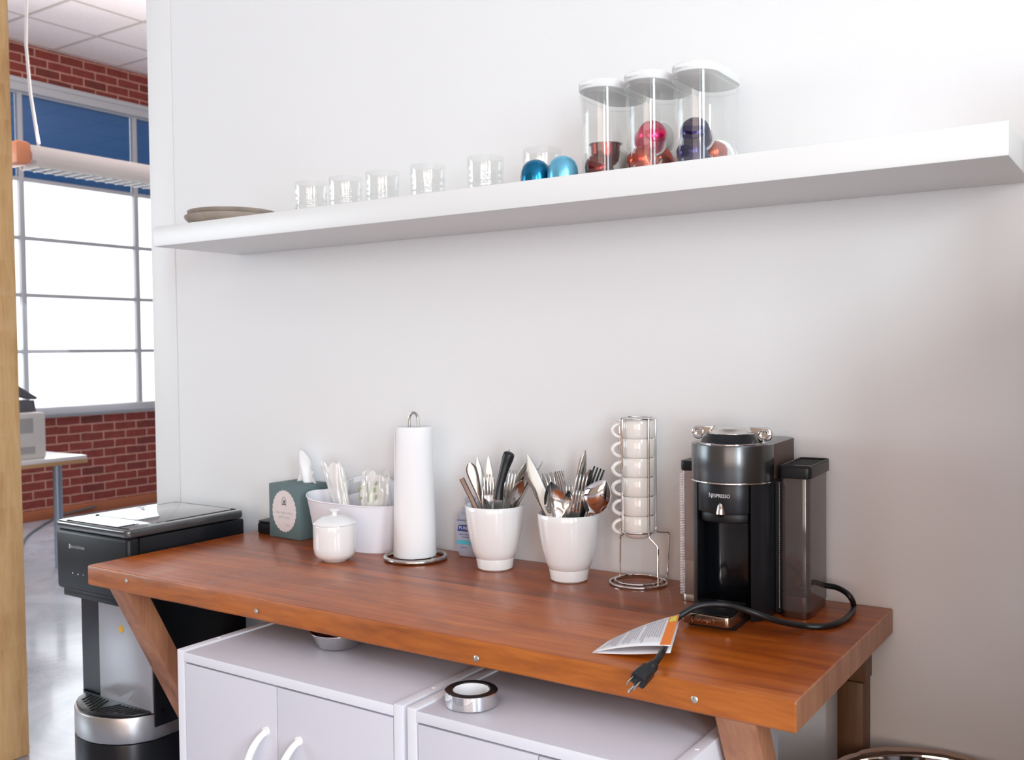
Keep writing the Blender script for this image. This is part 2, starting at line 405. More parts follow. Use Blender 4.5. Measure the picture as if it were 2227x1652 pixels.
# far brick wall with its window opening
bw = MB(); WX = -6.5; Y0, Y1 = -5.4, 6.1; WZ0, WZ1 = -.075, 2.78  # opening extended out of view to house the left fill
bw.box(WX - .25, WX, -6.7, 7.2, FLOOR, WZ0); bw.box(WX - .25, WX, -6.7, 7.2, WZ1, CEIL)
bw.box(WX - .25, WX, -6.7, Y0, WZ0, WZ1); bw.box(WX - .25, WX, Y1, 7.2, WZ0, WZ1)
struct(bw.build('wall_brick', 'brick_wall'))
wf = MB(); ys = [2.81 + 1.103 * k for k in range(-8, 4)]
ys = [y for y in ys if Y0 + .05 < y < Y1 - .05]
for y in ys: wf.box(WX - .09, WX - .045, y - .022, y + .022, 0, 2.68, .003)
for z in (.49, .968, 1.45, 1.945, 2.675): wf.box(WX - .088, WX - .05, Y0, Y1, z - .016, z + .016, .003)
fr = struct(wf.build('window_1', 'frame_grey'))
MB().box(WX - .10, WX + .012, Y0, Y1, 2.668, 2.78, .006).box(WX - .08, WX + .03, Y0, Y1, 2.735, 2.775, .004).build('head_frame', 'frame_grey', fr)
MB().box(WX - .10, WX + .05, Y0, Y1, -.055, .012, .006).box(WX - .10, WX + .02, Y0, Y1, -.078, -.05, .004).build('window_sill', 'frame_grey', fr)
MB().box(WX - .072, WX - .068, Y0, Y1, 0, 2.68).build('pane', 'window_glass', fr)
yy = [Y0] + ys + [Y1]
for a, b in zip(yy, yy[1:]):
    MB().box(WX - .10, WX - .094, a + .02, b - .02, 1.955, 2.668).build('blue_panel', 'blue_shade', fr)
struct(MB().box(WX, WX + .02, -6.7, 7.2, FLOOR, FLOOR + .09, .003).build('baseboard_brick', 'baseboard_wood'))
# ceiling of square tiles in a thin grid
ct = struct(MB().box(-6.7, 5.2, -6.7, 7.2, CEIL, CEIL + .1).build('ceiling', 'ceiling_tile'))
g = MB()
x = -6.45
while x < 5: g.box(x - .012, x + .012, -6.6, 7.1, CEIL - .004, CEIL + .001); x += .61
y = 2.465 - .61 * 14
while y < 7: g.box(-6.6, 5.1, y - .012, y + .012, CEIL - .0045, CEIL + .001); y += .61
MT['grid_grey'] = mat('grid_grey', sr(188, 176, 172), .7)
g.build('tile_grid', 'grid_grey', ct)
# walls around the rest of the room
rw = MB()   # unseen right wall, its two tall windows invented to carry the daylight
def holes(mb, fixed0, fixed1, a0, a1, hs, axis):
    def bx(p0, p1, z0, z1):
        if axis == 'x': mb.box(fixed0, fixed1, p0, p1, z0, z1)
        else: mb.box(p0, p1, fixed0, fixed1, z0, z1)
    cur = a0
    for h0, h1, z0, z1 in hs:
        bx(cur, h0, FLOOR, CEIL); bx(h0, h1, FLOOR, z0); bx(h0, h1, z1, CEIL); cur = h1
    bx(cur, a1, FLOOR, CEIL)
holes(rw, 5.0, 5.2, -6.7, 7.2, [(-5.75, -4.65, -.4, 2.85), (-3.3, -2.2, .3, 2.85)], 'x')
struct(rw.build('wall_right', 'warm_paint'))
bk = MB(); holes(bk, -6.7, -6.5, -6.7, 5.2, [(.9, 4.7, -.35, 2.25)], 'y'); struct(bk.build('wall_back', 'warm_paint'))
struct(MB().box(-6.7, 5.2, 7.0, 7.2, FLOOR, CEIL).build('wall_far', 'wall_paint'))
for i, (a, b, zb_) in enumerate(((-5.75, -4.65, -.4), (-3.3, -2.2, .3))):  # unseen window frames, put in around the right-hand lamps
    w_ = MB().box(5.05, 5.1, a, a + .05, zb_, 2.85).box(5.05, 5.1, b - .05, b, zb_, 2.85).box(5.05, 5.1, a, b, zb_, zb_ + .05).box(5.05, 5.1, a, b, 2.8, 2.85).box(5.05, 5.1, a, b, 1.75, 1.79)
    o = struct(w_.build('window_%d' % (i + 2), 'frame_grey')); MB().box(5.07, 5.075, a, b, zb_, 2.85).build('pane', 'window_glass', o)
w_ = MB()  # unseen back window, invented to hold the warm fill
for p in (.9, 2.15, 3.4, 4.65): w_.box(p, p + .05, -6.63, -6.58, -.35, 2.25)
w_.box(.9, 4.7, -6.63, -6.58, -.35, -.3).box(.9, 4.7, -6.63, -6.58, 2.2, 2.25)
o = struct(w_.build('window_4', 'frame_grey')); MB().box(.9, 4.7, -6.61, -6.605, -.35, 2.25).build('pane', 'window_glass', o)
# added blocker outside the view, shaped to cast the right-hand wall shadow
struct(MB().box(1.52, 1.62, -.26, 0, .61, .91).box(1.52, 1.62, -.75, 0, FLOOR, .61).build('shadow_blocker', 'blocker_paint'))

# wooden post
p0 = at(66, 1640, z=FLOOR)
post = MB().box(-.155, 0, -.150, .0, 0, 4.0, .006)
post = post.build('trim_2', 'post_wood', None, (p0.x, p0.y, FLOOR), (-.004, -.0125, 0)); post['kind'] = 'structure'

# ------------------------------------------------------------------ floating shelf
shf = MB().box(-.5866, 1.3134, -.272, -.001, SH - .049, SH, .0022)
tag(shf.build('floating_shelf', 'shelf_white'), 'long thick white floating shelf fixed high on the white wall', 'shelf')

# ------------------------------------------------------------------ workbench
TX0, TX1, TY0, TT = -.4714, 1.1001, -.5428, .0435
wb = thing('workbench', 'long glossy orange-brown wooden workbench standing against the white wall', 'table', (.3, -.27, FLOOR))
OFF = Vector((-.3, .27, -FLOOR))
def wbp(mb, name, mt, par=None, **k):
    o = mb.build(name, mt, par or wb, **k); o.location = OFF if par is None else (0, 0, 0); return o
# top slab with wandering, slightly chipped edges
bm = MB(); t = bmesh.new()
nx = 90
def ex(i): return TX0 + (TX1 - TX0) * i / nx
rows = []
for i in range(nx + 1):
    x = ex(i); wv = .0012 * math.sin(x * 9 + 1) + .0006 * math.sin(x * 31); ch = (.0025 if random.random() < .14 else 0)
    r = .004 + ch
    prof = [(-.004, 0), (TY0 + r + wv, 0), (TY0 + .0012 + wv, -.0012 - ch * .3), (TY0 + wv, -r), (TY0 + wv, -TT + .003), (TY0 + .003 + wv, -TT), (-.004, -TT)]
    rows.append([t.verts.new((x, a, b)) for a, b in prof])
for A, B in zip(rows, rows[1:]):
    for k in range(7): t.faces.new((A[k], A[(k + 1) % 7], B[(k + 1) % 7], B[k]))
t.faces.new(rows[0]); t.faces.new(rows[-1][::-1])
bmesh.ops.recalc_face_normals(t, faces=list(t.faces))
bmesh.ops.bevel(t, geom=[e for f in t.faces if len(f.verts) == 7 for e in f.edges], offset=.0018, segments=1, affect='EDGES')
bm._join(t)
top = wbp(bm, 'tabletop', 'tabletop_wood', ang=30)
top.data.materials.append(MT['edge_wood']); top.data.materials.append(MT['leg_wood'])
for f in top.data.polygons:
    if f.normal.y < -.7: f.material_index = 1
    elif abs(f.normal.x) > .7: f.material_index = 2
for px, py in ((276, 1262), (558, 1328), (1037, 1431), (1511, 1520)):
    q = at(px, py, y=TY0); zz = max(-TT + .01, min(-.012, q.z if -.04 < q.z < -.01 else -.021))
    r = .0052 if px > 600 else .0046
    o = MB().lathe([(0, .0012), (r * .8, .0012), (r, .0004), (r, -.002), (0, -.002)], 18, mtx=Matrix.Translation((q.x, TY0 - .0012, zz)) @ Matrix.Rotation(PI / 2, 4, 'X')).build('nail', 'steel_matt', top)
def slant_leg(x0, x1, ytop, slope=.573, th=.046):
    zt = -TT; zb = FLOOR
    pts = [(ytop, zt), (ytop + th, zt), (ytop + th + slope * (zt - zb), zb), (ytop + slope * (zt - zb), zb)]
    mtx = Matrix(((0, 0, 1, 0), (1, 0, 0, 0), (0, 1, 0, 0), (0, 0, 0, 1)))
    return MB().prism(pts, x0, x1, .003, mtx=mtx)
wbp(slant_leg(-.40, -.335, -.5395, .50), 'leg', 'leg_wood'); wbp(slant_leg(.985, 1.045, -.5395, .50), 'leg', 'leg_wood')
wbp(MB().box(1.0162, 1.0614, -.052, -.002, FLOOR, -.1262, .002), 'leg', 'dark_wood')
wbp(MB().box(-.44, -.395, -.052, -.002, FLOOR, -.1262, .002), 'leg', 'dark_wood')
wbp(MB().box(-.44, 1.064, -.050, -.002, -.1258, -TT - .0005, .002), 'apron', 'dark_wood')

# ------------------------------------------------------------------ cabinets under the bench
def cabinet(x0, x1, ysplit, label):
    z1 = -.087; y0 = -.647; y1 = -.248; w = x1 - x0; h = z1 - FLOOR - .002
    t = thing('storage_cabinet', label, 'cabinet', (x0, y0, FLOOR + .002), 0, 'white cabinets under the workbench'); d = y1 - y0; s = ysplit - x0
    for a in (0, w - .018): MB().box(a, a + .018, .0, d, 0, h, .0012).build('side_panel', 'cabinet_edge', t)
    MB().box(.0185, w - .0185, .002, d, h - .020, h - .003, .001).build('top_panel', 'cabinet_white', t)
    MB().box(.0185, w - .0185, .0, .002, h - .020, h - .003, .0005).build('front_edge', 'cabinet_edge', t)
    MB().box(.0185, w - .0185, d - .006, d - .001, .05, h - .021).build('back_panel', 'cabinet_white', t)
    MB().box(.0185, w - .0185, .03, .045, 0, .06).build('plinth', 'cabinet_white', t)
    for a, b, hx in ((.0205, s - .0012, s - .035), (s + .0012, w - .0205, s + .045)):
        dr = MB().box(a, b, .001, .018, .062, h - .0235, .001).build('door', 'cabinet_white', t)
        pts = []
        for k in range(15):
            u = k / 14; pts.append((hx + .016 * math.sin(PI * u) * -1 + .008, .0 - .030 * math.sin(PI * u) ** .6, h - .105 - .125 * u))
        hb = MB().tube(pts, .0065, 10, taper=lambda u: .85 + .25 * math.sin(PI * u))
        hb.lathe([(0, .0), (.0085, .0), (.008, .004), (0, .004)], 12, mtx=Matrix.Translation((pts[0][0], .0015, pts[0][2])) @ Matrix.Rotation(PI / 2, 4, 'X'))
        hb.lathe([(0, .0), (.0085, .0), (.008, .004), (0, .004)], 12, mtx=Matrix.Translation((pts[-1][0], .0015, pts[-1][2])) @ Matrix.Rotation(PI / 2, 4, 'X'))
        hb.build('handle', 'handle_white', dr)
    for a in (.009, w - .009):
        for yb in (.09, .30): MB().lathe([(0, .0012), (.003, .001), (.0035, 0), (0, 0)], 12, c=(a, yb, h)).build('dowel_cap', 'handle_white', t)
    return t
cabinet(-.03, .516, .234, 'white two-door cabinet beneath the bench, beside the black water cooler')
cabinet(.5255, .976, .765, 'white two-door cabinet beneath the bench, carrying the black-topped ring')

def ring_thing():
    q = at(1022, 1530, z=-.089)
    t = thing('tape_ring', 'short polished silver ring with a black top, on the white cabinet', 'ring', (q.x, q.y + .004, -.0893))
    MB().lathe([(.0405, 0), (.0418, .001), (.0418, .0215), (.0405, .0222)], 56).build('band', 'chrome', t)
    MB().lathe([(.0403, .0215), (.0405, .0228), (.039, .0236), (.0305, .0236), (.0295, .022), (.0295, .0006), (.0403, .0006)], 56, closed=True).build('core', 'black_plastic', t)
    MB().lathe([(.0292, .0012), (.0292, .0215), (.0286, .0222), (.0280, .0215), (.0280, .0012)], 56, closed=True).build('liner', 'ceramic', t)
ring_thing()
q = at(744, 1412, z=-.089)
t = thing('steel_bowl', 'small polished steel bowl half hidden beneath the front edge of the tabletop', 'bowl', (.205, -.465, -.0893))
MB().lathe([(0, .0), (.034, 0), (.038, .002), (.047, .022), (.0505, .028), (.052, .0285), (.052, .0295), (.0495, .0292), (.045, .023), (.036, .004), (0, .003)], 48).build('bowl_body', 'chrome', t)
MB().lathe([(0, .012), (.039, .014), (.041, .018), (.03, .028), (.012, .033), (0, .034)], 40).build('lid', 'steel_dark', t)

# ------------------------------------------------------------------ water cooler
wc = thing('water_cooler', 'tall black bottom-loading water cooler standing left of the wooden bench', 'water cooler', (-.635, -.25, FLOOR))
CO = Vector((.635, .25, -FLOOR))
def wcp(mb, name, mt, par=None, **k):
    o = mb.build(name, mt, par or wc, **k); o.location = CO if par is None else (0, 0, 0); return o
cx0, cx1, cy0, cy1, ctz = -.782, -.490, -.425, -.085, .056
# body: side walls, back, lower body with a bowed front
YF = YF_ = -.366; lowf = []
for k in range(13):
    u = k / 12; lowf.append((cx0 + .016 + (cx1 - cx0 - .020) * u, YF_ - .092 * math.sin(PI * u) ** .55))
low = lowf + [(cx1 - .004, cy1), (cx0 + .004, cy1)]
wcp(MB().prism(low, FLOOR + .03, -.456, .003), 'lower_body', 'cooler_black')
wcp(MB().box(cx0 + .02, cx1 - .02, cy0 + .02, cy1 - .02, FLOOR, FLOOR + .031), 'base', 'black_plastic')
wcp(MB().prism(low, -.4555, -.392, .004), 'tray_band', 'brushed_silver')
tray = wcp(MB().prism([(x_, y_ + .006) for x_, y_ in lowf] + [(cx1 - .006, YF - .001), (cx0 + .006, YF - .001)], -.3915, -.386, .002), 'drip_tray', 'cooler_black')
sl = MB()
for k in range(7):
    for sx in (-1, 1):
        if sx < 0 and k > 5: continue
        c_ = Vector((-.628 + sx * (.012 + .0160 * k), YF - .046 + .0035 * k, -.3855)); ln = .034 - .0032 * k
        sl.box(-.0028, .0028, -ln, ln, -.0008, .0006, mtx=Matrix.Translation(c_) @ Matrix.Rotation(sx * -.42, 4, 'Z'))
sl.build('slot', 'black_slot', tray)
wcp(MB().box(cx0, cx1, YF, cy1, -.4245, -.10, .003), 'cabinet_body', 'cooler_black')
nb = wcp(MB().box(-.702, cx1 - .004, YF - .004, YF + .001, -.390, -.10, .0015), 'steel_panel', 'panel_silver')
MB().lathe([(0, .001), (.0085, .001), (.009, 0), (0, 0)], 20, mtx=Matrix.Translation((-.610, YF - .0042, -.205)) @ Matrix.Rotation(PI / 2, 4, 'X')).build('sticker', 'yellow_sticker', nb)
# head with the front panel and the top
wcp(MB().box(cx0 + .001, cx1 - .001, cy0 + .028, cy1, -.10, .034, .006), 'head', 'cooler_black')
fp = wcp(MB().box(cx0, cx1, cy0 - .004, cy0 + .030, -.112, .036, .010, 3), 'front_panel', 'black_plastic')
MB().box(cx0 + .018, cx1 - .002, cy0 + .002, cy0 + .09, -.130, -.108, .004).build('spout_cover', 'black_plastic', fp)
tm = Matrix.Translation((-.688, cy0 - .0045, -.004)) @ Matrix.Rotation(PI / 2, 4, 'X')
MB().text('BLACKSTONE', .0088, tm, .0002).box(-.7245, -.7185, cy0 - .0047, cy0 - .0042, -.009, .002).build('lettering', 'print_grey', fp)
for k in range(4):
    MB().lathe([(0, .0006), (.0018, .0006), (.002, 0), (0, 0)], 10, mtx=Matrix.Translation((-.712 + .022 * k, cy0 - .0042, -.068 - .001 * (k % 2))) @ Matrix.Rotation(PI / 2, 4, 'X')).build('indicator_light', 'print_white' if k < 2 else 'print_grey', fp)
tp = wcp(MB().prism(rrect(cx0 - .0005, cx1 + .0003, cy0 - .0045, cy1 + .0005, .014), .0355, ctz, .006, seg=3), 'top_cover', 'cooler_top')
MB().prism(rrect(cx0 + .03, cx1 - .03, cy0 + .09, cy1 - .012, .012), ctz - .003, ctz + .0012, .001).build('inset_panel', 'cooler_top', tp)
mm_ = MB()
for a, b, c_, d in ((cx0 + .024, cx0 + .029, cy0 + .09, cy1 - .008), (cx1 - .029, cx1 - .024, cy0 + .12, cy1 - .008), (cx0 + .024, cx1 - .024, cy1 - .0115, cy1 - .007)):
    mm_.box(a, b, c_, d, ctz - .002, ctz + .0008)
mm_.box(cx0 + .035, cx1 - .012, cy0 + .004, cy0 + .010, ctz - .002, ctz + .0012).box(cx1 - .060, cx1 - .055, cy0 + .004, cy0 + .055, ctz - .002, ctz + .0012)
mm_.build('groove', 'black_slot', tp)

# ------------------------------------------------------------------ trash can, bottom right
tc_ = thing('trash_can', 'round polished steel trash can lined with a beige bag, beside the bench', 'trash can', (1.205, -.178, FLOOR))
H_ = -.238 - FLOOR
MB().lathe([(0, 0), (.135, 0), (.14, .004), (.152, H_ - .004), (.1535, H_), (.150, H_ + .001), (.1485, H_ - .004), (.136, .006), (0, .006)], 64).build('can_body', 'chrome', tc_)
MB().lathe([(.1600, H_ - .13), (.163, H_ - .02), (.1615, H_ + .004), (.158, H_ + .008), (.1560, H_ + .002)], 64, rf=lambda a, z, r: r + .0022 * math.sin(9 * a + z * 60) + .0015 * math.sin(23 * a) + .006 * max(0, math.cos(a - 2.5))).build('bag', 'bag_skirt', tc_)

# ------------------------------------------------------------------ the far side of the room: desk, printer, hanging lamp, cable
dk = thing('office_desk', 'white-topped desk with a wooden edge and a metal leg near the brick wall', 'desk', (-4.9, 1.2, FLOOR))
DO = Vector((4.9, -1.2, -FLOOR))
def dkp(mb, name, mt):
    o = mb.build(name, mt, dk); o.location = DO; return o
dx0, dx1, dy0, dy1 = -5.25, -4.47, .3, 2.02
dkp(MB().box(dx0, dx1, dy0, dy1, -.232, -.206, .002), 'desk_top', 'desk_white')
dkp(MB().box(dx0 - .004, dx1 + .004, dy0 - .004, dy1 + .004, -.256, -.2325, .002), 'edge_band', 'desk_edge')
for lx, ly in ((-4.62, 1.90), (-5.15, 1.90), (-4.62, .4), (-5.15, .4)):
    dkp(MB().lathe([(0, FLOOR), (.028, FLOOR), (.028, -.257), (0, -.257)], 20, c=(lx, ly, 0)), 'leg', 'desk_leg')
pr = thing('office_printer', 'boxy beige office printer standing on the white-topped desk', 'printer', (-4.75, 1.4, -.2055))
MB().box(-.22, .20, -.40, .385, 0, .295, .008).build('printer_body', 'printer_beige', pr)
MB().box(-.22, .20, -.40, .115, .2955, .44, .008).build('scanner_unit', 'printer_beige', pr)
MB().box(.2005, .203, .10, .30, .17, .262).build('vent', 'printer_vent', pr)
MB().box(.2005, .203, -.10, .31, .035, .08).build('vent', 'printer_vent', pr)
sd = thing('tape_dispenser', 'small dark blue device on top of the beige printer', 'desk device', (-4.73, 1.70, .0905))
MB().prism([(-.07, 0), (.10, 0), (.09, .075), (.0, .08), (-.065, .03)], -.05, .05, .004, mtx=Matrix(((0, 0, 1, 0), (1, 0, 0, 0), (0, 1, 0, 0), (0, 0, 0, 1)))).build('base', 'print_dark', sd)
MB().prism([(-.075, .19), (-.05, .20), (.02, .15), (.115, .09), (.10, .078), (.0, .10), (-.06, .16)], -.05, .05, .004, mtx=Matrix(((0, 0, 1, 0), (1, 0, 0, 0), (0, 1, 0, 0), (0, 0, 0, 1)))).build('arm', 'print_dark', sd)
cp = [at(110, 1118, z=FLOOR + .02), at(108, 1133, z=FLOOR + .012), at(95, 1140, z=FLOOR + .012), at(60, 1165, z=FLOOR + .012), at(44, 1192, z=FLOOR + .012), at(20, 1220, z=FLOOR + .012)]
cp[0].x = max(cp[0].x, WX + .035); cp[1].x = max(cp[1].x, WX + .04)
tag(MB().tube(smooth_path([tuple(cp[0] + Vector((0.0, .35, .03)))] + [tuple(c_) for c_ in cp]), .009, 8).build('power_cable', 'grey_rubber'), 'dark cable snaking across the pale concrete floor by the brick wall', 'cable')
hl = thing('hanging_lamp', 'long white louvred fluorescent lamp with orange end, hanging before the windows', 'lamp', (-3.39, 2.0, 1.455))
MB().prism([(-.075, 0), (.075, 0), (.075, .03), (.03, .085), (-.03, .085), (-.075, .03)], -.98, 1.6, .002, mtx=Matrix(((1, 0, 0, 0), (0, 0, 1, 0), (0, 1, 0, 0), (0, 0, 0, 1)))).build('housing', 'lamp_white', hl)
lv = MB()
for k in range(42): lv.box(-.078, .078, -.95 + .06 * k, -.942 + .06 * k, -.035, .0, mtx=None)
lv.box(-.08, -.072, -.96, 1.58, -.03, 0).box(.072, .08, -.96, 1.58, -.03, 0)
lv.build('louvre', 'lamp_white', hl)
MB().box(-.082, .082, -1.07, -.985, -.03, .09, .02).build('end_cap', 'lamp_orange', hl)
MB().tube([(0, -.90, .085), (.003, -.94, .35), (-.01, -.95, .6), (0, -.94, 1.0), (.0, -.94, CEIL - 1.456)], .008, 6).build('suspension_cord', 'lamp_white', hl)
MB().tube([(0, 1.4, .085), (0, 1.4, CEIL - 1.456)], .004, 6).build('suspension_cord', 'lamp_white', hl)

for nm_, zz_, pw_, rx_ in (('added_ceiling_uplight', 1.56, 75, PI),):  # uplight added above the hanging lamp to brighten the ceiling
    l_ = bpy.data.lights.new(nm_, 'AREA'); l_.shape = 'RECTANGLE'; l_.size = .1; l_.size_y = 2.4; l_.energy = pw_; l_.color = (1.0, .9, .84)
    lo_ = bpy.data.objects.new(nm_, l_); C.objects.link(lo_); lo_.location = (-3.39, 2.3, zz_); lo_.rotation_euler = (rx_, 0, 0)

# ------------------------------------------------------------------ things on the shelf
def plate(z, r, label, rot=0, h=.022):
    o = MB().lathe([(0, 0), (r * .80, 0), (r * .86, .002), (r * .985, h * .72), (r, h), (r * .985, h * 1.05), (r * .955, h * .9), (r * .82, .006), (0, .005)], 72).build('stoneware_plate', 'stoneware', None, (PLX, PLY, z)); o.rotation_euler = (0, 0, rot)
    return tag(o, label, 'plate', 'stoneware plates on the shelf')
PLX, PLY = -.435, -.152
plate(SH + .0003, .115, 'rough grey stoneware plate on the shelf, lower of the two stacked')
plate(SH + .0125, .108, 'rough grey stoneware plate on the shelf, upper of the two stacked', 1.3)
def glass_rf(a, z, r):
    if z < .006 or z > .050: return r
    k = (z - .006) / .011; return r + .0011 * max(0, math.sin(PI * (k % 1))) * (.35 + .65 * abs(math.cos(11 * a)))
prof = [(0, 0), (.033, 0), (.0362, .002)] + [(.0367 + .0012 * (z / .08), z) for z in [.006 + .00183 * k for k in range(25)]] + [(.0382, .055), (.0388, .0795), (.0382, .0805), (.0374, .0795), (.0368, .055), (.0345, .012), (.032, .008), (0, .007)]
g0 = None
GL = ['leftmost of the six, next to the grey plates', 'second from the grey plates', 'third from the grey plates', 'fourth from the grey plates', 'fifth from the grey plates', 'behind the two blue pods']
for i, x in enumerate((-.163, -.054, .0566, .184, .3345, .471)):
    if g0 is None: o = g0 = MB().lathe(prof, 88, rf=glass_rf).build('drinking_glass', 'clear_glass', ang=60)
    else: o = g0.copy(); C.objects.link(o)
    o.location = (x, -.150, SH + .0003); o.rotation_euler = (0, 0, i * .7)
    tag(o, 'clear beaded tumbler on the shelf, ' + GL[i], 'glass', 'clear tumblers on the shelf')
def pod_geo(r=.0285, h=.040, big=True):
    dome = [(r, .0), (r * .985, h * .35), (r * .93, h * .6), (r * .8, h * .8), (r * .55, h * .94), (r * .25, h), (0, h)]
    return dome
def shelf_pod(px, py, mt, label, y=-.235):
    q = at(px, py, y=y)
    o = thing('coffee_pod', label, 'coffee pod', (q.x, y, SH + .0003), 0, 'blue foil pods on the shelf')
    MB().lathe([(.0285, .002), (.0288, .012), (.0275, .024), (.0235, .034), (.016, .0415), (.007, .045), (0, .0455)], 36, rf=lambda a, z, r: r * (1 + .012 * math.sin(9 * a) * math.sin(z * 160))).build('dome', mt, o)
    MB().lathe([(0, 0), (.0305, 0), (.031, .001), (.0305, .002), (0, .002)], 36).build('rim', 'pod_rim', o)
shelf_pod(1165, 370, 'foil_blue', 'deep blue foil coffee pod on the shelf, left of the paler one', -.225)
shelf_pod(1224, 362, 'foil_cyan', 'pale sky blue foil coffee pod on the shelf near the canisters', -.225)
# clear canisters with white lids
CW, CL, CH = .080, .172, .165
def stad(w, l, n=14, grow=0.0):
    r = w / 2 + grow; out = []
    for k in range(n + 1): a = PI + PI * k / n; out.append((r * math.cos(a), -(l - w) / 2 + r * math.sin(a)))
    for k in range(n + 1): a = PI * k / n; out.append((r * math.cos(a), (l - w) / 2 + r * math.sin(a)))
    return out
CANX = (.622, .716, .810); CANY = -.135
CLAB = ('clear plastic canister with white lid, leftmost of three, holding dark red pods', 'clear plastic canister with white lid, middle of three, holding red and pink pods', 'clear plastic canister with white lid, rightmost of three, holding a navy pod')
can0 = None
for i, x in enumerate(CANX):
    if can0 is None:
        can0 = r = thing('storage_canister', CLAB[0], 'canister', (0, 0, 0), 0, 'clear canisters on the shelf')
        b = MB(); t = bmesh.new(); lv_ = [(0, .94), (.004, .97), (.12, .985), (.150, 1.0), (CH, 1.0)]
        rings = []
        for z, s_ in lv_: rings.append([t.verts.new((px * s_, py * s_, z)) for px, py in stad(CW, CL)])
        for z, s_ in ((CH, .965), (.148, .962), (.12, .948), (.007, .93)): rings.append([t.verts.new((px * s_, py * s_, z)) for px, py in stad(CW, CL)])
        n_ = len(rings[0])
        for A, B in zip(rings, rings[1:]):
            for k in range(n_): t.faces.new((A[k], A[(k + 1) % n_], B[(k + 1) % n_], B[k]))
        t.faces.new(rings[0][::-1]); t.faces.new(rings[-1]); b._join(t)
        b.build('body', 'clear_plastic', r)
        MB().prism(stad(CW, CL, grow=.0022), CH - .002, CH + .0145, .003).prism(stad(CW, CL, grow=-.012), CH + .0145, CH + .0165, .001).build('lid', 'plastic_lid', r)
        lid = r.children[-1] if r.children[-1].name.startswith('lid') else [c_ for c_ in r.children if c_.name.startswith('lid')][0]
        MB().box(-.022, .004, -.0893, -.0865, CH + .004, CH + .011, .001).build('lid_tab', 'plastic_lid', lid)
        MB().tube([(px, py, CH - .010) for px, py in stad(CW, CL, grow=.0008)], .0012, 6, closed=True).build('bead', 'clear_glass', r)
    else: r = copy_tree(can0, None, CLAB[i])
    r.location = (x, CANY, SH + .0003)
# pods in the canisters
pk = {}
def pod_mesh(mt):
    if mt in pk: return pk[mt]
    o = thing('coffee_pod', '', 'coffee pod')
    MB().lathe([(.0275, .0), (.0265, .010), (.0262, .022), (.024, .032), (.018, .039), (.010, .042), (0, .0425)], 30).build('shell', mt, o)
    MB().lathe([(.0245, .0009), (.0308, .0011), (.0314, .0), (.0308, -.0013), (.0245, -.0013), (0, -.0013), (0, .0009)], 36).build('rim', 'pod_rim', o)
    MB().lathe([(0, -.0018), (.026, -.0017), (.0265, -.0012), (0, -.0012)], 24).box(-.015, -.011, -.002, .002, -.0021, -.0018).box(.008, .012, .010, .014, -.0021, -.0018).build('foil_lid', 'pod_foil', o)
    pk[mt] = [o, False]; return pk[mt]
def put_pod(mt, x, y, z, rx, ry, rz, label):
    e = pod_mesh(mt)
    if not e[1]: o = e[0]; e[1] = True
    else: o = copy_tree(e[0])
    o.location = (x, y, SH + z); o.rotation_euler = (math.radians(rx), math.radians(ry), math.radians(rz)); o['label'] = label; o['group'] = 'coffee pods in the canisters'
X1, X2, X3 = CANX
put_pod('pod_darkred', X1 + .004, CANY - .040, .068, 180, 0, 0, 'dark red coffee pod lid-up on top, in the left canister')
put_pod('pod_darkred', X1 - .006, CANY - .042, .012, 58, 0, 20, 'dark red coffee pod at the front bottom of the left canister')
put_pod('pod_darkred', X1 + .020, CANY - .030, .030, -84, 0, 42, 'coffee pod in the left canister showing its round grey foil face')
put_pod('pod_copper', X2 - .002, CANY - .044, .012, 40, 0, -30, 'copper red coffee pod at the front bottom of the middle canister')
put_pod('pod_copper', X2 + .000, CANY + .012, .020, 20, 20, -60, 'copper orange coffee pod lying in the middle of the middle canister')
put_pod('pod_darkred', X2 - .004, CANY + .052, .022, 60, 30, -100, 'dark red coffee pod at the rear of the middle canister')
put_pod('pod_pink', X2 + .0, CANY - .040, .060, 62, 18, 32, 'bright pink-red coffee pod atop the pile in the middle canister')
put_pod('pod_copper', X2 + .012, CANY - .012, .072, -82, 0, 62, 'red coffee pod with a grey foil face atop the middle canister')
put_pod('pod_navy', X3 - .002, CANY - .042, .052, 60, 10, 10, 'navy blue coffee pod atop the pile in the right canister')
put_pod('pod_navy', X3 - .002, CANY - .046, .012, 30, -10, 0, 'navy coffee pod at the front bottom of the right canister')
put_pod('pod_copper', X3 + .004, CANY + .006, .016, 25, 10, 30, 'copper coffee pod beneath the navy one in the right canister')
put_pod('pod_navy', X3 + .012, CANY + .020, .030, -80, 0, 40, 'coffee pod in the right canister with a white foil face outward')
put_pod('pod_darkred', X3 + .002, CANY + .058, .032, -85, 0, 50, 'coffee pod at the far back of the right canister, pale foil showing')

# ------------------------------------------------------------------ things on the bench
Z0 = .0004
# dark puck
q = at(563, 1163, z=0)
pb = thing('small_black_case', 'low black rounded case beside the grey-green tissue box', 'case', (q.x + .002, -.062, Z0), math.radians(4))
MB().prism(rrect(-.030, .030, -.027, .027, .014), 0, .027, .004).build('case_body', 'black_plastic', pb)
MB().prism(rrect(-.029, .029, -.026, .026, .014), .0275, .033, .003).build('lid', 'black_plastic', pb)
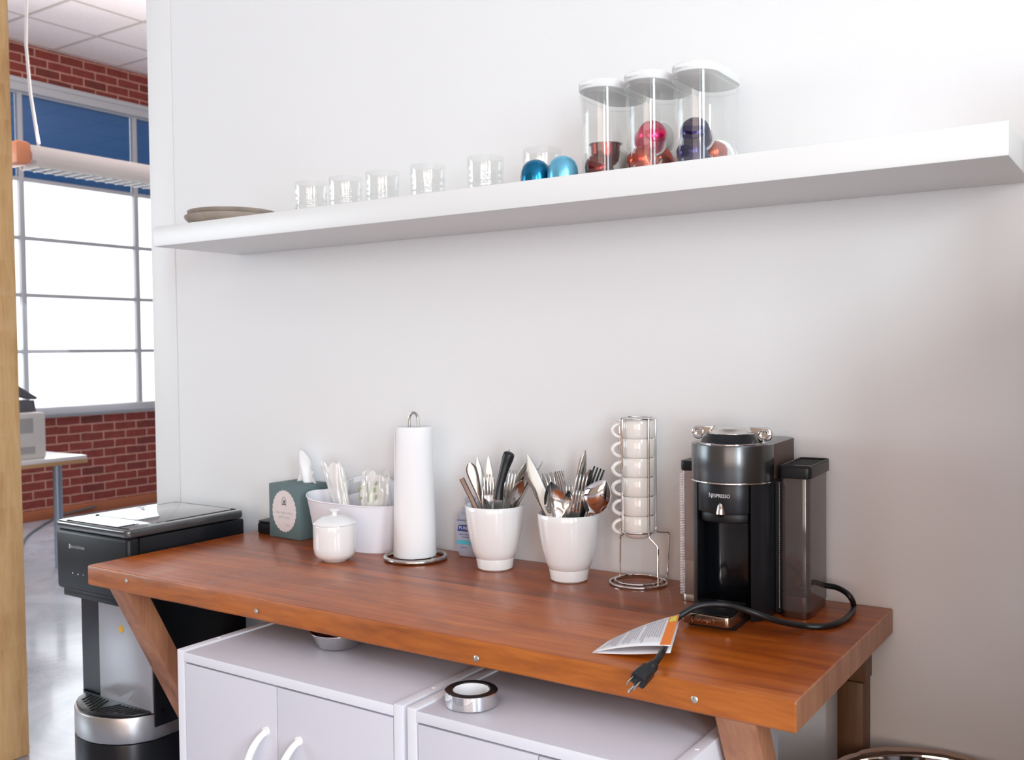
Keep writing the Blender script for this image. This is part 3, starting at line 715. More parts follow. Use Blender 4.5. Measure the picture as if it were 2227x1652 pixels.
# tissue box
tb = thing('tissue_box', 'grey-green cube tissue box with scalloped oval label and a white tissue', 'tissue box', (-.3215, -.056, Z0), math.radians(-3))
bw_, bd_, bh_ = .0575, .046, .134
MB().box(-bw_, bw_, -bd_, bd_, 0, bh_, .0015).build('carton', 'green_box', tb)
pts = []
for k in range(160):
    a = 2 * PI * k / 160; s_ = 1 + .05 * abs(math.cos(13 * a)); pts.append((.0425 * s_ * math.cos(a), .050 * s_ * math.sin(a)))
FM = Matrix.Translation((0.0, -bd_ - .0001, .068)) @ Matrix.Rotation(PI / 2, 4, 'X')
lb = MB().prism(pts, 0, .0005, mtx=FM).build('oval_label', 'label_cream', tb)
lt = MB().text('Use them when', .0098, FM @ Matrix.Translation((0, -.004, .0006)), .0001).text("you're sad.", .0098, FM @ Matrix.Translation((0, -.015, .0006)), .0001)
lt.tube([(x_ + .012, -.034 + .0025 * math.sin(i * 1.7), 0) for i, x_ in enumerate([-.008 + .0015 * j for j in range(12)])], .0004, 4, mtx=FM @ Matrix.Translation((0, 0, .0006)))
lt.build('lettering', 'print_grey', lb)
ic = MB().tube([(-.007, .018, 0), (-.007, .028, 0), (-.0045, .033, 0), (0, .0355, 0), (.0045, .033, 0), (.007, .028, 0), (.007, .018, 0)], .0006, 4, mtx=FM @ Matrix.Translation((0, 0, .0006)))
ic.prism([(-.0085, .015), (.0085, .015), (.0075, .018), (-.0075, .018)], 0, .0006, mtx=FM @ Matrix.Translation((0, 0, .0004))).prism([(-.003, .019), (.0035, .019), (.0035, .027), (-.001, .0285)], 0, .0006, mtx=FM @ Matrix.Translation((0, 0, .0004)))
ic.build('emblem', 'print_dark', lb)
def tissue_f(u, v):
    x = -.018 + .072 * u * (1 - .12 * v); x += .004 * math.sin(v * 5 + u * 3)
    w = .010 * math.sin(u * 10 + v * 1.5) * (1 - .4 * v) ; hgt = .080 * v * (1 - (.0 if u < .42 else .62 * min(1, (u - .42) * 2.2))) * (1 - .25 * max(0, .1 - u) * 10)
    return (x + .0, .012 + w, bh_ + .0006 + hgt)
solid(MB().grid(tissue_f, 36, 22).build('tissue', 'paper', tb), .0006)
# storage tub
bn = thing('plastic_tub', 'white oval plastic tub with a handle hole, behind the lidded sugar jar', 'tub', (-.100, -.083, Z0), math.radians(-2))
def tub(u, v, inner=0.0):
    a = 2 * PI * u; A = .118 + .026 * v - inner; B = .052 + .014 * v - inner
    e = .78; c_, s_ = math.cos(a), math.sin(a)
    x = A * abs(c_) ** e * (1 if c_ > 0 else -1); y = B * abs(s_) ** e * (1 if s_ > 0 else -1)
    top = .110 + .052 * max(0, math.sin(a)) ** 3 + .012 * max(0, -math.cos(a)) ** 4
    return (x, y, inner + v * (top - inner))
t_ = MB().grid(lambda u, v: tub(u, v), 96, 12, wrap=True).grid(lambda u, v: tub(u, v, .0022), 96, 12, wrap=True)
tt = t_.bm; tt.faces.ensure_lookup_table()
dele = [f for f in tt.faces if f.calc_center_median().y > .02 and -.085 < f.calc_center_median().x < .030 and .112 < f.calc_center_median().z < .146]
bmesh.ops.delete(tt, geom=dele, context='FACES')
bot = MB().prism([tub(k / 48, .0)[:2] for k in range(48)], 0, .0022)
me_ = bpy.data.meshes.new('q'); bot.bm.to_mesh(me_); bot.bm.free(); tt.from_mesh(me_); bpy.data.meshes.remove(me_)
bmesh.ops.bridge_loops  # rim is closed by the narrow gap between both skins
t_.build('tub_body', 'plastic_white', bn, ang=50)
MB().tube([tuple(Vector(tub(k / 96, 1.0)) + Vector((0, 0, -.0005))) for k in range(96)], .0017, 6, closed=True).build('rim', 'plastic_white', bn)
def bag(cx, cy, w, d, z0, z1, seed, lean, flare, name, label, mt='film_plastic'):
    rnd = random.Random(seed); ph = [rnd.uniform(0, 6.28) for _ in range(8)]
    def f(u, v):
        a = 2 * PI * u; s_ = 1 + flare * (v - .6) * (1 if v > .6 else .25) - .35 * (max(0, v - .82) * 2)
        wr = .05 * math.sin(7 * a + ph[0] + 5 * v) + .035 * math.sin(13 * a + ph[1] - 9 * v) + .03 * math.sin(19 * v + ph[2] + 3 * a)
        x = w * (s_ + wr * (.5 + v)) * math.cos(a); y = d * (s_ * (1 - .55 * max(0, v - .6)) + wr) * math.sin(a)
        z = z0 + (z1 - z0) * v + (.006 * math.sin(3 * a + ph[3]) + .004 * math.sin(8 * a + ph[4])) * v ** 3
        return (cx + x + lean * v, cy + y, z)
    o = MB().grid(f, 56, 30, wrap=True).build(name, mt, ang=70)
    return o
b1 = thing('stirrer_bag', 'crinkled clear bag of white stirrers standing in the left of the tub', 'bag', (0, 0, 0))
o = bag(-.122, -.082, .024, .016, .004, .192, 3, -.055, 1.1, 'bag_film', ''); o.parent = b1
for k in range(7):
    a = k * 1.1; bx = -.122 + .010 * math.cos(a); by = -.082 + .008 * math.sin(a)
    MB().tube([(bx, by, .006), (bx - .030 + .004 * math.cos(a), by, .150 + .006 * (k % 3))], .0026, 8).build('stirrer', 'cream_paper', b1)
b2 = thing('cup_bag', 'clear bag with green leaf marks standing in the right of the tub', 'bag', (0, 0, 0))
o = bag(-.038, -.084, .038, .026, .004, .178, 9, .002, .12, 'bag_film', ''); o.parent = b2
MB().lathe([(0, .006), (.021, .006), (.0235, .148), (.020, .150), (0, .150)], 28, c=(-.052, -.084, 0)).build('cup_stack', 'cream_paper', b2)
MB().lathe([(0, .006), (.014, .006), (.016, .138), (.012, .141), (0, .141)], 24, c=(-.020, -.088, 0)).build('cup_stack', 'cream_paper', b2)
lf = MB()
for lx, lz, ra in ((-.058, .122, .2), (-.010, .128, 1.2), (-.013, .145, 1.4), (-.008, .160, 1.0), (-.060, .145, .1)):
    lf.lathe([(0, .0005), (.0045, .0003), (.005, 0)], 14, mtx=Matrix.Translation((lx, -.1135, lz)) @ Matrix.Rotation(PI / 2, 4, 'X') @ Matrix.Rotation(ra, 4, 'Z') @ Matrix.Diagonal((1.3, .7, 1, 1)))
lf.box(-.036, -.032, -.114, -.1135, .115, .158).build('leaf_print', 'green_print', b2)
# sugar jar
jr = thing('sugar_jar', 'small white lidded sugar jar with a knob, in front of the tub', 'jar', (-.0348, -.2231, Z0))
MB().lathe([(0, 0), (.026, 0), (.0285, .002), (.030, .0035), (.040, .009), (.0455, .018), (.0475, .032), (.0478, .078), (.0472, .0815), (.0455, .0815), (.045, .078), (.044, .03), (.038, .014), (0, .010)], 56).build('jar_body', 'ceramic', jr)
lj = MB().lathe([(0, .0810), (.0470, .0818), (.0476, .0832), (.0455, .0865), (.038, .0925), (.024, .0985), (.010, .1005), (0, .101)], 56).build('lid', 'ceramic', jr)
MB().lathe([(0, .0995), (.0060, .1), (.0055, .106), (.006, .108), (.0118, .111), (.0122, .1135), (.009, .1155), (0, .116)], 32).build('knob', 'ceramic', lj)
# paper towel holder
ph = thing('paper_towel_holder', 'steel ring-based paper towel holder carrying a tall white roll', 'paper towel holder', (.1102, -.1195, Z0))
MB().tube(circ(.0665, .0052, 56), .0052, 10, closed=True).build('base_ring', 'steel', ph)
MB().box(-.0665, .0665, -.004, .004, .001, .007, .002).build('cross_bar', 'steel', ph)
lp = [(-.0125, 0, .008), (-.0125, 0, .305)] + [(-.0125 * math.cos(PI * k / 12), 0, .310 + .016 * math.sin(PI * k / 12)) for k in range(13)] + [(.0125, 0, .305), (.0125, 0, .008)]
MB().tube(lp, .0032, 10).build('wire_loop', 'steel', ph)
pt = thing('paper_towel_roll', 'tall white roll of paper towel standing on the steel ring holder', 'paper roll', (.1102, -.1195, Z0 + .0085))
def roll_rf(a, z, r): return r * (1 + .006 * math.sin(3 * a + z * 9)) + (.0028 * (1 - z / .29) if math.cos(a + 1.9) > .55 else 0)
MB().lathe([(.017, 0), (.045, 0), (.0462, .003), (.0455, .06), (.0435, .15), (.0415, .25), (.0402, .284), (.039, .287), (.018, .287), (.017, .285)], 64, rf=roll_rf, closed=True).build('roll_body', 'paper', pt)
fl_ = lambda u, v: ((.0470 - .0056 * v) * math.cos(math.radians(172 + 62 * u)) - .001 * (1 - u), (.0470 - .0056 * v) * math.sin(math.radians(172 + 62 * u)) - .002 * (u > .9), .001 + .276 * v - .004 * u)
solid(MB().grid(fl_, 14, 14).build('loose_sheet', 'paper', pt), .0007)
# hand sanitizer
sn = thing('sanitizer_bottle', 'clear hand sanitizer bottle with blue lettering, behind the left crock', 'bottle', (.199, -.032, Z0), math.radians(6))
MB().prism(rrect(-.029, .029, -.016, .016, .012), 0, .098, .006).prism(rrect(-.024, .024, -.013, .013, .011), .092, .108, .006).build('bottle_body', 'gel_plastic', sn)
MB().lathe([(0, .106), (.009, .106), (.009, .112), (.012, .113), (.012, .132), (.010, .134), (0, .134)], 24).build('cap', 'gel_plastic', sn)
SM = Matrix.Translation((0, -.0165, .055)) @ Matrix.Rotation(PI / 2, 4, 'X')
sl_ = MB().box(-.0275, .0275, -.0168, -.0162, .012, .085, .0001).build('label', 'print_white', sn); sl_.data.materials[0] = MT['gel_plastic']
MB().text('PURELL', .0105, SM @ Matrix.Translation((-.003, .0105, .0012)), .0002).build('lettering', 'print_white', sl_)
MB().prism([(-.0245, .003), (.022, .003), (.024, .019), (-.021, .017), (-.0235, .011)], 0, .0004, mtx=SM @ Matrix.Translation((0, 0, .0004))).build('logo_panel', 'print_blue', sl_)
MB().text('ADVANCED', .0050, SM @ Matrix.Translation((-.012, .0275, .0006)), .0001).text('HAND SANITIZER', .0040, SM @ Matrix.Translation((-.004, -.004, .0006)), .0001).text('refreshing gel', .0034, SM @ Matrix.Translation((-.004, -.0095, .0006)), .0001).text('kills germs', .0038, SM @ Matrix.Translation((-.008, -.033, .0006)), .0001).build('small_lettering', 'print_blue', sl_)
MB().prism([(-.0272, -.026), (.0272, -.026), (.0272, -.017), (-.0272, -.017)], 0, .0004, mtx=SM @ Matrix.Translation((0, 0, .0003))).build('cyan_band', 'print_cyan', sl_)
# the two crocks
def crock(x, y, label):
    pr_ = [(0, 0), (.034, 0), (.0375, .003), (.0405, .022), (.0405, .0245), (.0425, .0262), (.048, .040), (.0545, .066), (.0595, .095), (.0620, .120), (.0628, .1335), (.0615, .1355), (.0598, .1335), (.0575, .105), (.050, .060), (.038, .028), (.030, .010), (0, .008)]
    return tag(MB().lathe(pr_, 72).build('utensil_crock', 'ceramic', None, (x, y, Z0)), label, 'crock', 'white utensil crocks')
K1 = Vector((.3148, -.103, 0)); K2 = Vector((.5019, -.1115, 0))
crock(K1.x, K1.y, 'white tapered crock of cutlery, beside the paper towel roll'); crock(K2.x, K2.y, 'white tapered crock of cutlery, beside the rack of cups')

# cutlery, every piece a thing; local z runs from the hidden foot to the visible tip
def handle_st(z0, z1, w0, w1, y=0, t=.0022): return [(z0 + (z1 - z0) * k / 6, 0, w0 + (w1 - w0) * k / 6, y, t, 0) for k in range(7)]
def fork_mb(L_, wide=.0125, curve=.006, mb=None, th=.0018):
    mb = mb or MB(); h0 = L_ - .078
    st = handle_st(0, h0, .0065, .0032) + [(h0 + .012, 0, .0034, -.001, .0022, 0), (h0 + .020, 0, .0075, -.002, .002, .001), (h0 + .028, 0, wide, -.003, th, .002), (h0 + .036, 0, wide, -.0035, th, .002)]
    mb.strip(st)
    for k in range(4):
        xc = (-1.5 + k) * wide * .54; p = []
        for j in range(6):
            u = j / 5; p.append((h0 + .034 + .044 * u, xc, wide * .20 * (1 - .35 * u), -.0035 + curve * u * u, th * (1 - .3 * u), 0))
        mb.strip(p, 4)
    return mb
def spoon_mb(L_, hw=.020, bl=.062, depth=.009, sgn=1):
    mb = MB(); h0 = L_ - bl - .012; st = handle_st(0, h0, .007, .0032)
    st += [(h0 + .006, 0, .0034, 0, .0022, 0)]
    for k in range(1, 27):
        u = k / 26 if k < 26 else .997; w = hw * math.sin(PI * min(1, (.06 + .94 * u)) ** .88) ** .72 
        st.append((h0 + .010 + bl * u, 0, max(w, .0022 if u > .5 else .0035), 0, .0016, sgn * depth * math.sin(PI * u) ** .8))
    return mb.strip(st, 12)
def knife_mb(L_, w=.0100, tip=.3, curve=.004, t=.0016):
    mb = MB(); st = handle_st(0, L_ * .42, .0075, .0065, 0, .005)
    for k in range(12):
        u = k / 11; ww = w * (1 if u < .55 else max(.12, math.cos((u - .55) / .45 * PI / 2) ** .6)); st.append((L_ * (.44 + .56 * u), curve * u * u * 1.5 + (w - ww) * tip, ww, 0, t, 0))
    return mb.strip(st)
def grip_mb(L_, w=.0105, t=.003, square=False, neck=.0035, ln=.10):
    """spoon or fork standing upside down: its flared handle end shows"""
    mb = MB(); st = [(0, 0, neck, 0, t, 0), (L_ - ln, 0, neck, 0, t, 0)]
    for k in range(1, 11):
        u = k / 10
        ww = (neck + (w - neck) * u ** 1.4) if square else (neck + (w - neck) * math.sin(min(1, u * 1.12) * PI / 2) ** 2)
        if not square and u > .86: ww *= math.sqrt(max(.06, 1 - ((u - .86) / .15) ** 2))
        st.append((L_ - ln + ln * u, 0, ww, 0, t, 0))
    return mb.strip(st)
def stand(mb_fn, K, tip, foot, mt, name, label, cat, roll=0, y=-.10, kwargs=None, zf=.014, group='cutlery in the left crock'):
    """tip = (px, py, y) seen in the photo; foot = offset (x, y) from the crock's axis near its bottom"""
    T = at(tip[0], tip[1], y=tip[2]); B = Vector((K.x + foot[0], K.y + foot[1], zf)); d = T - B; L_ = d.length; d.normalize()
    o = mb_fn(L_, **(kwargs or {})).build(name, mt, ang=80)
    view = (CAM - T).normalized(); yv = -(view - d * view.dot(d)).normalized(); xv = yv.cross(d)
    R_ = Matrix((xv, yv, d)).transposed().to_4x4() @ Matrix.Rotation(math.radians(roll), 4, 'Z')
    o.matrix_world = Matrix.Translation(B) @ R_
    return tag(o, label, cat, group)
G1 = 'cutlery in the left crock'; G2 = 'cutlery in the right crock'
stand(grip_mb, K1, (1004, 1040, -.110), (.020, .0), 'steel_dark', 'flat_handle_knife', 'flat dark steel handle leaning furthest left in the left crock', 'knife', 0, kwargs=dict(w=.0058, square=True, neck=.005), group=G1)
stand(grip_mb, K1, (1021, 1007, -.118), (.012, .0), 'steel_dark', 'spoon', 'upturned spoon with rounded brown-steel handle end in the left crock', 'spoon', 12, kwargs=dict(w=.0125), group=G1)
stand(knife_mb, K1, (1029, 996, -.080), (.018, .01), 'steel_matt', 'table_knife', 'table knife with round tip behind the upturned spoon, left crock', 'knife', 10, kwargs=dict(w=.0105), group=G1)
stand(knife_mb, K1, (1053, 994, -.085), (.014, .012), 'steel_matt', 'table_knife', 'table knife blade rising behind the fork, left crock', 'knife', -6, kwargs=dict(w=.0105), group=G1)
stand(knife_mb, K1, (1050, 1043, -.128), (.004, -.010), 'steel_cutlery', 'table_knife', 'shorter broad knife blade at the front rim of the left crock', 'knife', 25, kwargs=dict(w=.0115), group=G1)
stand(fork_mb, K1, (1062, 1031, -.126), (.004, -.012), 'steel_cutlery', 'fork', 'fork with bright tines at the front of the left crock', 'fork', 0, kwargs=dict(wide=.0115), group=G1)
stand(knife_mb, K1, (1103, 977, -.092), (-.012, .010), 'steel_cutlery', 'table_knife', 'thin bright knife tip behind the black handle, left crock', 'knife', 55, kwargs=dict(w=.0095), group=G1)
stand(fork_mb, K1, (1113, 1022, -.075), (-.006, .014), 'steel_cutlery', 'fork', 'grey fork just right of the black handle, left crock', 'fork', 10, group=G1)
stand(spoon_mb, K1, (1137, 1042, -.120), (-.018, -.012), 'steel_cutlery', 'spoon', 'bright spoon leaning right over the rim of the left crock', 'spoon', 50, kwargs=dict(hw=.017, bl=.055), group=G1)
stand(grip_mb, K1, (1142, 1028, -.105), (-.020, -.006), 'steel_dark', 'fork', 'upturned dark handle leaning right in the left crock', 'fork', 60, kwargs=dict(w=.008), group=G1)
stand(fork_mb, K1, (1152, 1018, -.095), (-.022, .0), 'steel_cutlery', 'fork', 'fork leaning right past the rim of the left crock', 'fork', 70, kwargs=dict(wide=.011), group=G1)
stand(knife_mb, K1, (1143, 994, -.060), (-.022, .018), 'steel_matt', 'table_knife', 'pinkish knife blade leaning right at the rear of the left crock', 'knife', 20, kwargs=dict(w=.0105), group=G1)
stand(knife_mb, K1, (1178, 1004, -.070), (-.024, .010), 'steel_cutlery', 'table_knife', 'thin bright blade reaching furthest right from the left crock', 'knife', 78, kwargs=dict(w=.009), group=G1)
stand(grip_mb, K1, (1160, 1012, -.062), (-.024, .014), 'steel_dark', 'spoon', 'upturned spoon handle behind the far right blade, left crock', 'spoon', 20, kwargs=dict(w=.008), group=G1)
# knife with a moulded black handle
T = at(1108, 984, y=-.118); B = Vector((K1.x + .006, K1.y - .004, .016)); M_ = (T + B) / 2
path = [B, B + (T - B) * .42, at(1083, 1085, y=-.134), at(1086, 1062, y=-.132), at(1094, 1030, y=-.127), at(1102, 1003, y=-.121), at(1109, 982, y=-.118)]
bk_ = thing('kitchen_knife', 'kitchen knife standing blade-down with a thick black handle, left crock', 'knife', tuple(B), 0, G1)
hp = smooth_path([tuple(p - B) for p in path[2:]], 12)
MB().tube(hp, .0102, 14, taper=lambda u: (1.10 - .28 * math.sin(PI * min(1, u * 1.25)) + .12 * u) * (1 if u < .88 else math.sqrt(max(.02, 1 - ((u - .88) / .121) ** 2)))).build('handle', 'black_rubber', bk_)
MB().strip([(0, 0, .003, 0, .0015, 0), (.03, 0, .009, 0, .0015, 0), ((path[2] - B).length + .004, 0, .009, 0, .0015, 0)], mtx=(path[2] - B).to_track_quat('Z', 'Y').to_matrix().to_4x4()).build('blade', 'steel_cutlery', bk_)
# right crock
stand(knife_mb, K2, (1138, 992, -.112), (.026, -.004), 'steel_matt', 'table_knife', 'broad pale knife blade leaning left from the right crock', 'knife', 2, kwargs=dict(w=.0125), group=G2)
stand(fork_mb, K2, (1139, 1028, -.140), (.022, -.012), 'steel_dark', 'fork', 'fork seen edge-on, leaning left from the right crock', 'fork', 74, kwargs=dict(wide=.010), group=G2)
stand(spoon_mb, K2, (1197, 1045, -.152), (.010, -.010), 'chrome', 'spoon', 'large spoon showing its hollow at the front of the right crock', 'spoon', 14, kwargs=dict(hw=.0225, bl=.074, depth=.012), group=G2)
for i, (px, py, yy_, rl, lab) in enumerate(((1178, 1030, -.085, 25, 'dark flat handle at the left rear of the right crock'), (1187, 1028, -.095, 60, 'narrow upright handle second from left in the right crock'), (1197, 1026, -.088, 50, 'narrow upright handle behind the large spoon, right crock'), (1206, 1025, -.094, 65, 'narrow upright handle just right of the large spoon tip, right crock'))):
    stand(grip_mb, K2, (px, py, yy_), (.014 - .004 * i, .008), 'steel_cutlery', 'spoon', lab, 'spoon', rl, kwargs=dict(w=.0075, neck=.004), group=G2)
stand(fork_mb, K2, (1216, 1024, -.090), (.004, .012), 'steel_dark', 'fork', 'dark fork upright near the middle of the right crock', 'fork', 40, kwargs=dict(wide=.010), group=G2)
stand(knife_mb, K2, (1224, 1022, -.112), (.002, -.006), 'steel_cutlery', 'table_knife', 'thin edge-on knife in the centre of the right crock', 'knife', 80, kwargs=dict(w=.010), group=G2)
stand(fork_mb, K2, (1243, 1052, -.120), (-.004, .004), 'steel_cutlery', 'fork', 'fork with dark-looking tines right of the centre knife, right crock', 'fork', 20, group=G2)
stand(fork_mb, K2, (1268, 1032, -.124), (-.018, -.006), 'steel_cutlery', 'fork', 'bright fork leaning right in the middle of the right crock', 'fork', 15, kwargs=dict(wide=.0125), group=G2)
stand(knife_mb, K2, (1256, 988, -.090), (-.004, .016), 'cream_paper', 'cream_knife', 'cream coloured plastic knife left of the tallest blade, right crock', 'knife', 20, kwargs=dict(w=.0055), group=G2)
stand(knife_mb, K2, (1271, 979, -.100), (-.006, .012), 'steel_cutlery', 'table_knife', 'tallest pointed knife blade standing in the right crock', 'knife', 35, kwargs=dict(w=.0100, tip=.1, curve=.001), group=G2)
stand(grip_mb, K2, (1284, 1021, -.085), (-.010, .016), 'steel_dark', 'spoon', 'rounded brown-steel spoon handle beside the black fork, right crock', 'spoon', 10, kwargs=dict(w=.0075), group=G2)
stand(fork_mb, K2, (1303, 1018, -.092), (-.020, .010), 'black_plastic', 'plastic_fork', 'black plastic fork at the right rear of the right crock', 'fork', -8, kwargs=dict(wide=.0125), group=G2)
stand(spoon_mb, K2, (1318, 1041, -.140), (-.016, -.008), 'chrome', 'serving_spoon', 'big serving spoon showing its domed back, leaning right, right crock', 'spoon', 0, kwargs=dict(hw=.0285, bl=.078, depth=.014, sgn=-1), group=G2)
stand(fork_mb, K2, (1258, 1068, -.152), (-.006, -.012), 'steel_cutlery', 'fork', 'short fork at the front rim of the right crock', 'fork', 10, kwargs=dict(wide=.0105), group=G2)
stand(spoon_mb, K2, (1238, 1064, -.146), (.0, -.010), 'steel_cutlery', 'spoon', 'small spoon at the front rim near the large spoon, right crock', 'spoon', -35, kwargs=dict(hw=.013, bl=.045), group=G2)

# ------------------------------------------------------------------ cup rack and six cups
rk = thing('cup_rack', 'slim chrome wire rack holding the stack of white cups', 'cup rack', (.634, -.067, Z0))
w = .0019
MB().tube(circ(.0555, .0026, 48), .0026, 8, closed=True).build('base_ring', 'chrome', rk)
MB().tube(circ(.0455, .0066, 48), .0023, 8, closed=True).build('inner_ring', 'chrome', rk)
MB().tube(circ(.0365, .3262, 44), w, 8, closed=True).build('top_ring', 'chrome', rk)
MB().tube(circ(.0350, .1040, 44), w, 8, closed=True).build('support_ring', 'chrome', rk)
va = math.atan2(RR.y, RR.x)
def pol(deg, r): a = math.radians(deg) + va; return (r * math.cos(a), r * math.sin(a))
# angles are measured from the viewer's right
def rod(pts): MB().tube(fillet([(*pol(d, r), z) for d, r, z in pts]), w, 8).build('rod', 'chrome', rk)
rod([(8, .0365, .326), (8, .0365, .100), (6, .0640, .099), (8, .0600, .012), (8, .0475, .006)])
rod([(-62, .0370, .326), (-62, .0370, .096), (-50, .052, .080), (-52, .0535, .004)])
rod([(212, .0370, .326), (212, .0370, .100), (185, .0355, .095), (176, .036, .016)])
rod([(158, .0365, .326), (158, .0365, .104)])
cup0 = None
CN = ('topmost', 'second from the top', 'third from the top', 'third from the bottom', 'second from the bottom', 'lowest')
for i in range(6):
    z = .0985 + .0378 * (5 - i)
    if cup0 is None:
        cup0 = r = thing('stacking_cup', '', 'cup', (0, 0, 0), 0, 'white cups in the wire rack')
        MB().lathe([(0, 0), (.020, 0), (.0225, .0012), (.0305, .0085), (.0322, .012), (.0325, .0440), (.0318, .0450), (.0305, .0440), (.0302, .0135), (.027, .0095), (.018, .004), (0, .0035)], 48).build('cup_body', 'ceramic_warm', r)
        hd = MB().tube([(-.0300 - .0190 * math.sin(PI * k / 14), 0, .0225 + .0135 * math.cos(PI * k / 14)) for k in range(15)], .0040, 10, mtx=Matrix.Identity(4))
        hd.build('handle', 'ceramic_warm', r)
    else: r = copy_tree(cup0)
    r.location = (.634, -.067, Z0 + z - .0075); r.rotation_euler = (0, 0, va + math.radians(2 + (i % 3) * 3 - 3))
    r['label'] = 'white stacking cup in the chrome rack, ' + CN[i] + ' of the stack'

# ------------------------------------------------------------------ coffee machine
cm = thing('coffee_machine', 'grey and black capsule coffee machine standing on the right of the bench', 'coffee machine', (.862, -.012, Z0), math.radians(3))
def Dsh(r, cy=-.16, back=0.0, n=26, grow=0.0, xw=None):
    out = []; r_ = r + grow
    for k in range(n + 1): a = PI + PI * k / n; out.append((r_ * math.cos(a), cy + r_ * math.sin(a)))
    return out + rrect(-r_, r_, back - .08, back, .03)[:14]
def Dshape(r, cy=-.16, back=-.003, n=28):
    out = [(r * math.cos(PI + PI * k / n), cy + r * math.sin(PI + PI * k / n)) for k in range(n + 1)]
    rb = .028
    for k in range(7): a = math.radians(90 * k / 6); out.append((r - rb + rb * math.cos(a), back - rb + rb * math.sin(a)))
    for k in range(7): a = math.radians(90 + 90 * k / 6); out.append((-r + rb + rb * math.cos(a), back - rb + rb * math.sin(a)))
    return out
hd = MB().prism(Dshape(.0705), .2350, .2975, .0015).build('head_shell', 'gunmetal', cm, ang=25)
# rear part of the head is browner and matt
MB().prism([(x_ * 1.010, y_) for x_, y_ in [(-.0705, -.150), (.0705, -.150)] + [q_ for q_ in Dshape(.0705) if q_[1] > -.150]], .2365, .2968, .001).build('rear_cover', 'machine_brown', cm)
MB().prism(Dshape(.0715), .2325, .2352, .0008).build('chrome_line', 'chrome', cm)
# column: two pillars and back, open niche in front
def colp(z0, z1, sx):
    pts = []
    for k in range(13):
        a = math.radians(270 + 46 + (90 - 46) * k / 12); pts.append((.068 * math.cos(a), -.16 + .068 * math.sin(a)))
    pts += [(.068, -.004), (.050, -.004), (.047, -.209)]
    pts = [(x_ * sx, y_) for x_, y_ in pts]
    return MB().prism(pts if sx > 0 else pts[::-1], z0, z1, .0012)
for sx in (1, -1): colp(0, .2322, sx).build('pillar', 'gunmetal_dark', cm, ang=25)
MB().box(-.0498, .0498, -.140, -.004, 0, .2322).build('niche_back', 'black_gloss', cm)
# glossy curved niche wall
MB().grid(lambda u, v: (-.047 + .094 * u, -.142 - .030 * abs(2 * u - 1) ** 4, .030 + .150 * v), 24, 2).build('niche_wall', 'black_gloss', cm)
fa = [(.0665 * math.cos(math.radians(a)), -.16 + .0665 * math.sin(math.radians(a))) for a in range(227, 314, 4)]
fc = MB().prism(fa + [(.046, -.145), (-.046, -.145)], .1830, .2322, .001).build('fascia', 'gunmetal_dark', cm, ang=25)
MB().prism([(x_ * .93, -.16 + (y_ + .16) * .90) for x_, y_ in fa] + [(.040, -.145), (-.040, -.145)], .165, .183, .004).build('nozzle_housing', 'black_plastic', fc)
RB = .0665
def bendc(z_off): return lambda c_: (RB_ * math.sin(c_.x / RB_), -RB_ * math.cos(c_.x / RB_) - c_.z, c_.y + z_off)
RB_ = RB + .0001
MB().text('ESPRESSO', .0086, Matrix.Translation((0, -.16, .2125)), .0003, bend=lambda c_: (RB_ * math.sin((c_.x + .0012) / RB_), -RB_ * math.cos((c_.x + .0012) / RB_) - c_.z, c_.y), sx=.84).text('N', .0118, Matrix.Translation((0, -.16, .2123)), .0003, bend=lambda c_: (RB_ * math.sin((c_.x - .0180) / RB_), -RB_ * math.cos((c_.x - .0180) / RB_) - c_.z, c_.y + c_.x * -.25), sx=.8).build('logo_lettering', 'print_white', fc)
MB().lathe([(0, .0175), (.003, .016), (.0062, .008), (.0085, -.002), (.009, -.006), (.005, -.010), (0, -.010)], 24, c=(0, -.222, .1880)).build('nozzle', 'chrome', fc)
# tray
ty = MB().prism(rrect(-.046, .041, -.298, -.195, .010), .010, .0275, .0025).build('cup_tray', 'tray_metal', cm)
MB().prism(rrect(-.043, .038, -.294, -.197, .008), .0276, .0288, .0005).build('grate', 'black_plastic', ty)
MB().box(-.040, .040, -.27, -.19, 0, .011).build('tray_foot', 'black_plastic', ty)
DM = Matrix.Translation((-.006, -.2984, .0185)) @ Matrix.Rotation(PI / 2, 4, 'X')
bd = MB().text("De'Longhi", .0078, DM, .0002, sx=.88)
bd.tube([(-.0165, -.004, 0), (-.019, -.002, 0), (-.019, .002, 0), (-.0165, .004, 0)], .0004, 4, mtx=DM).tube([(.0165, -.004, 0), (.019, -.002, 0), (.019, .002, 0), (.0165, .004, 0)], .0004, 4, mtx=DM)
bd.build('badge', 'chrome', ty)
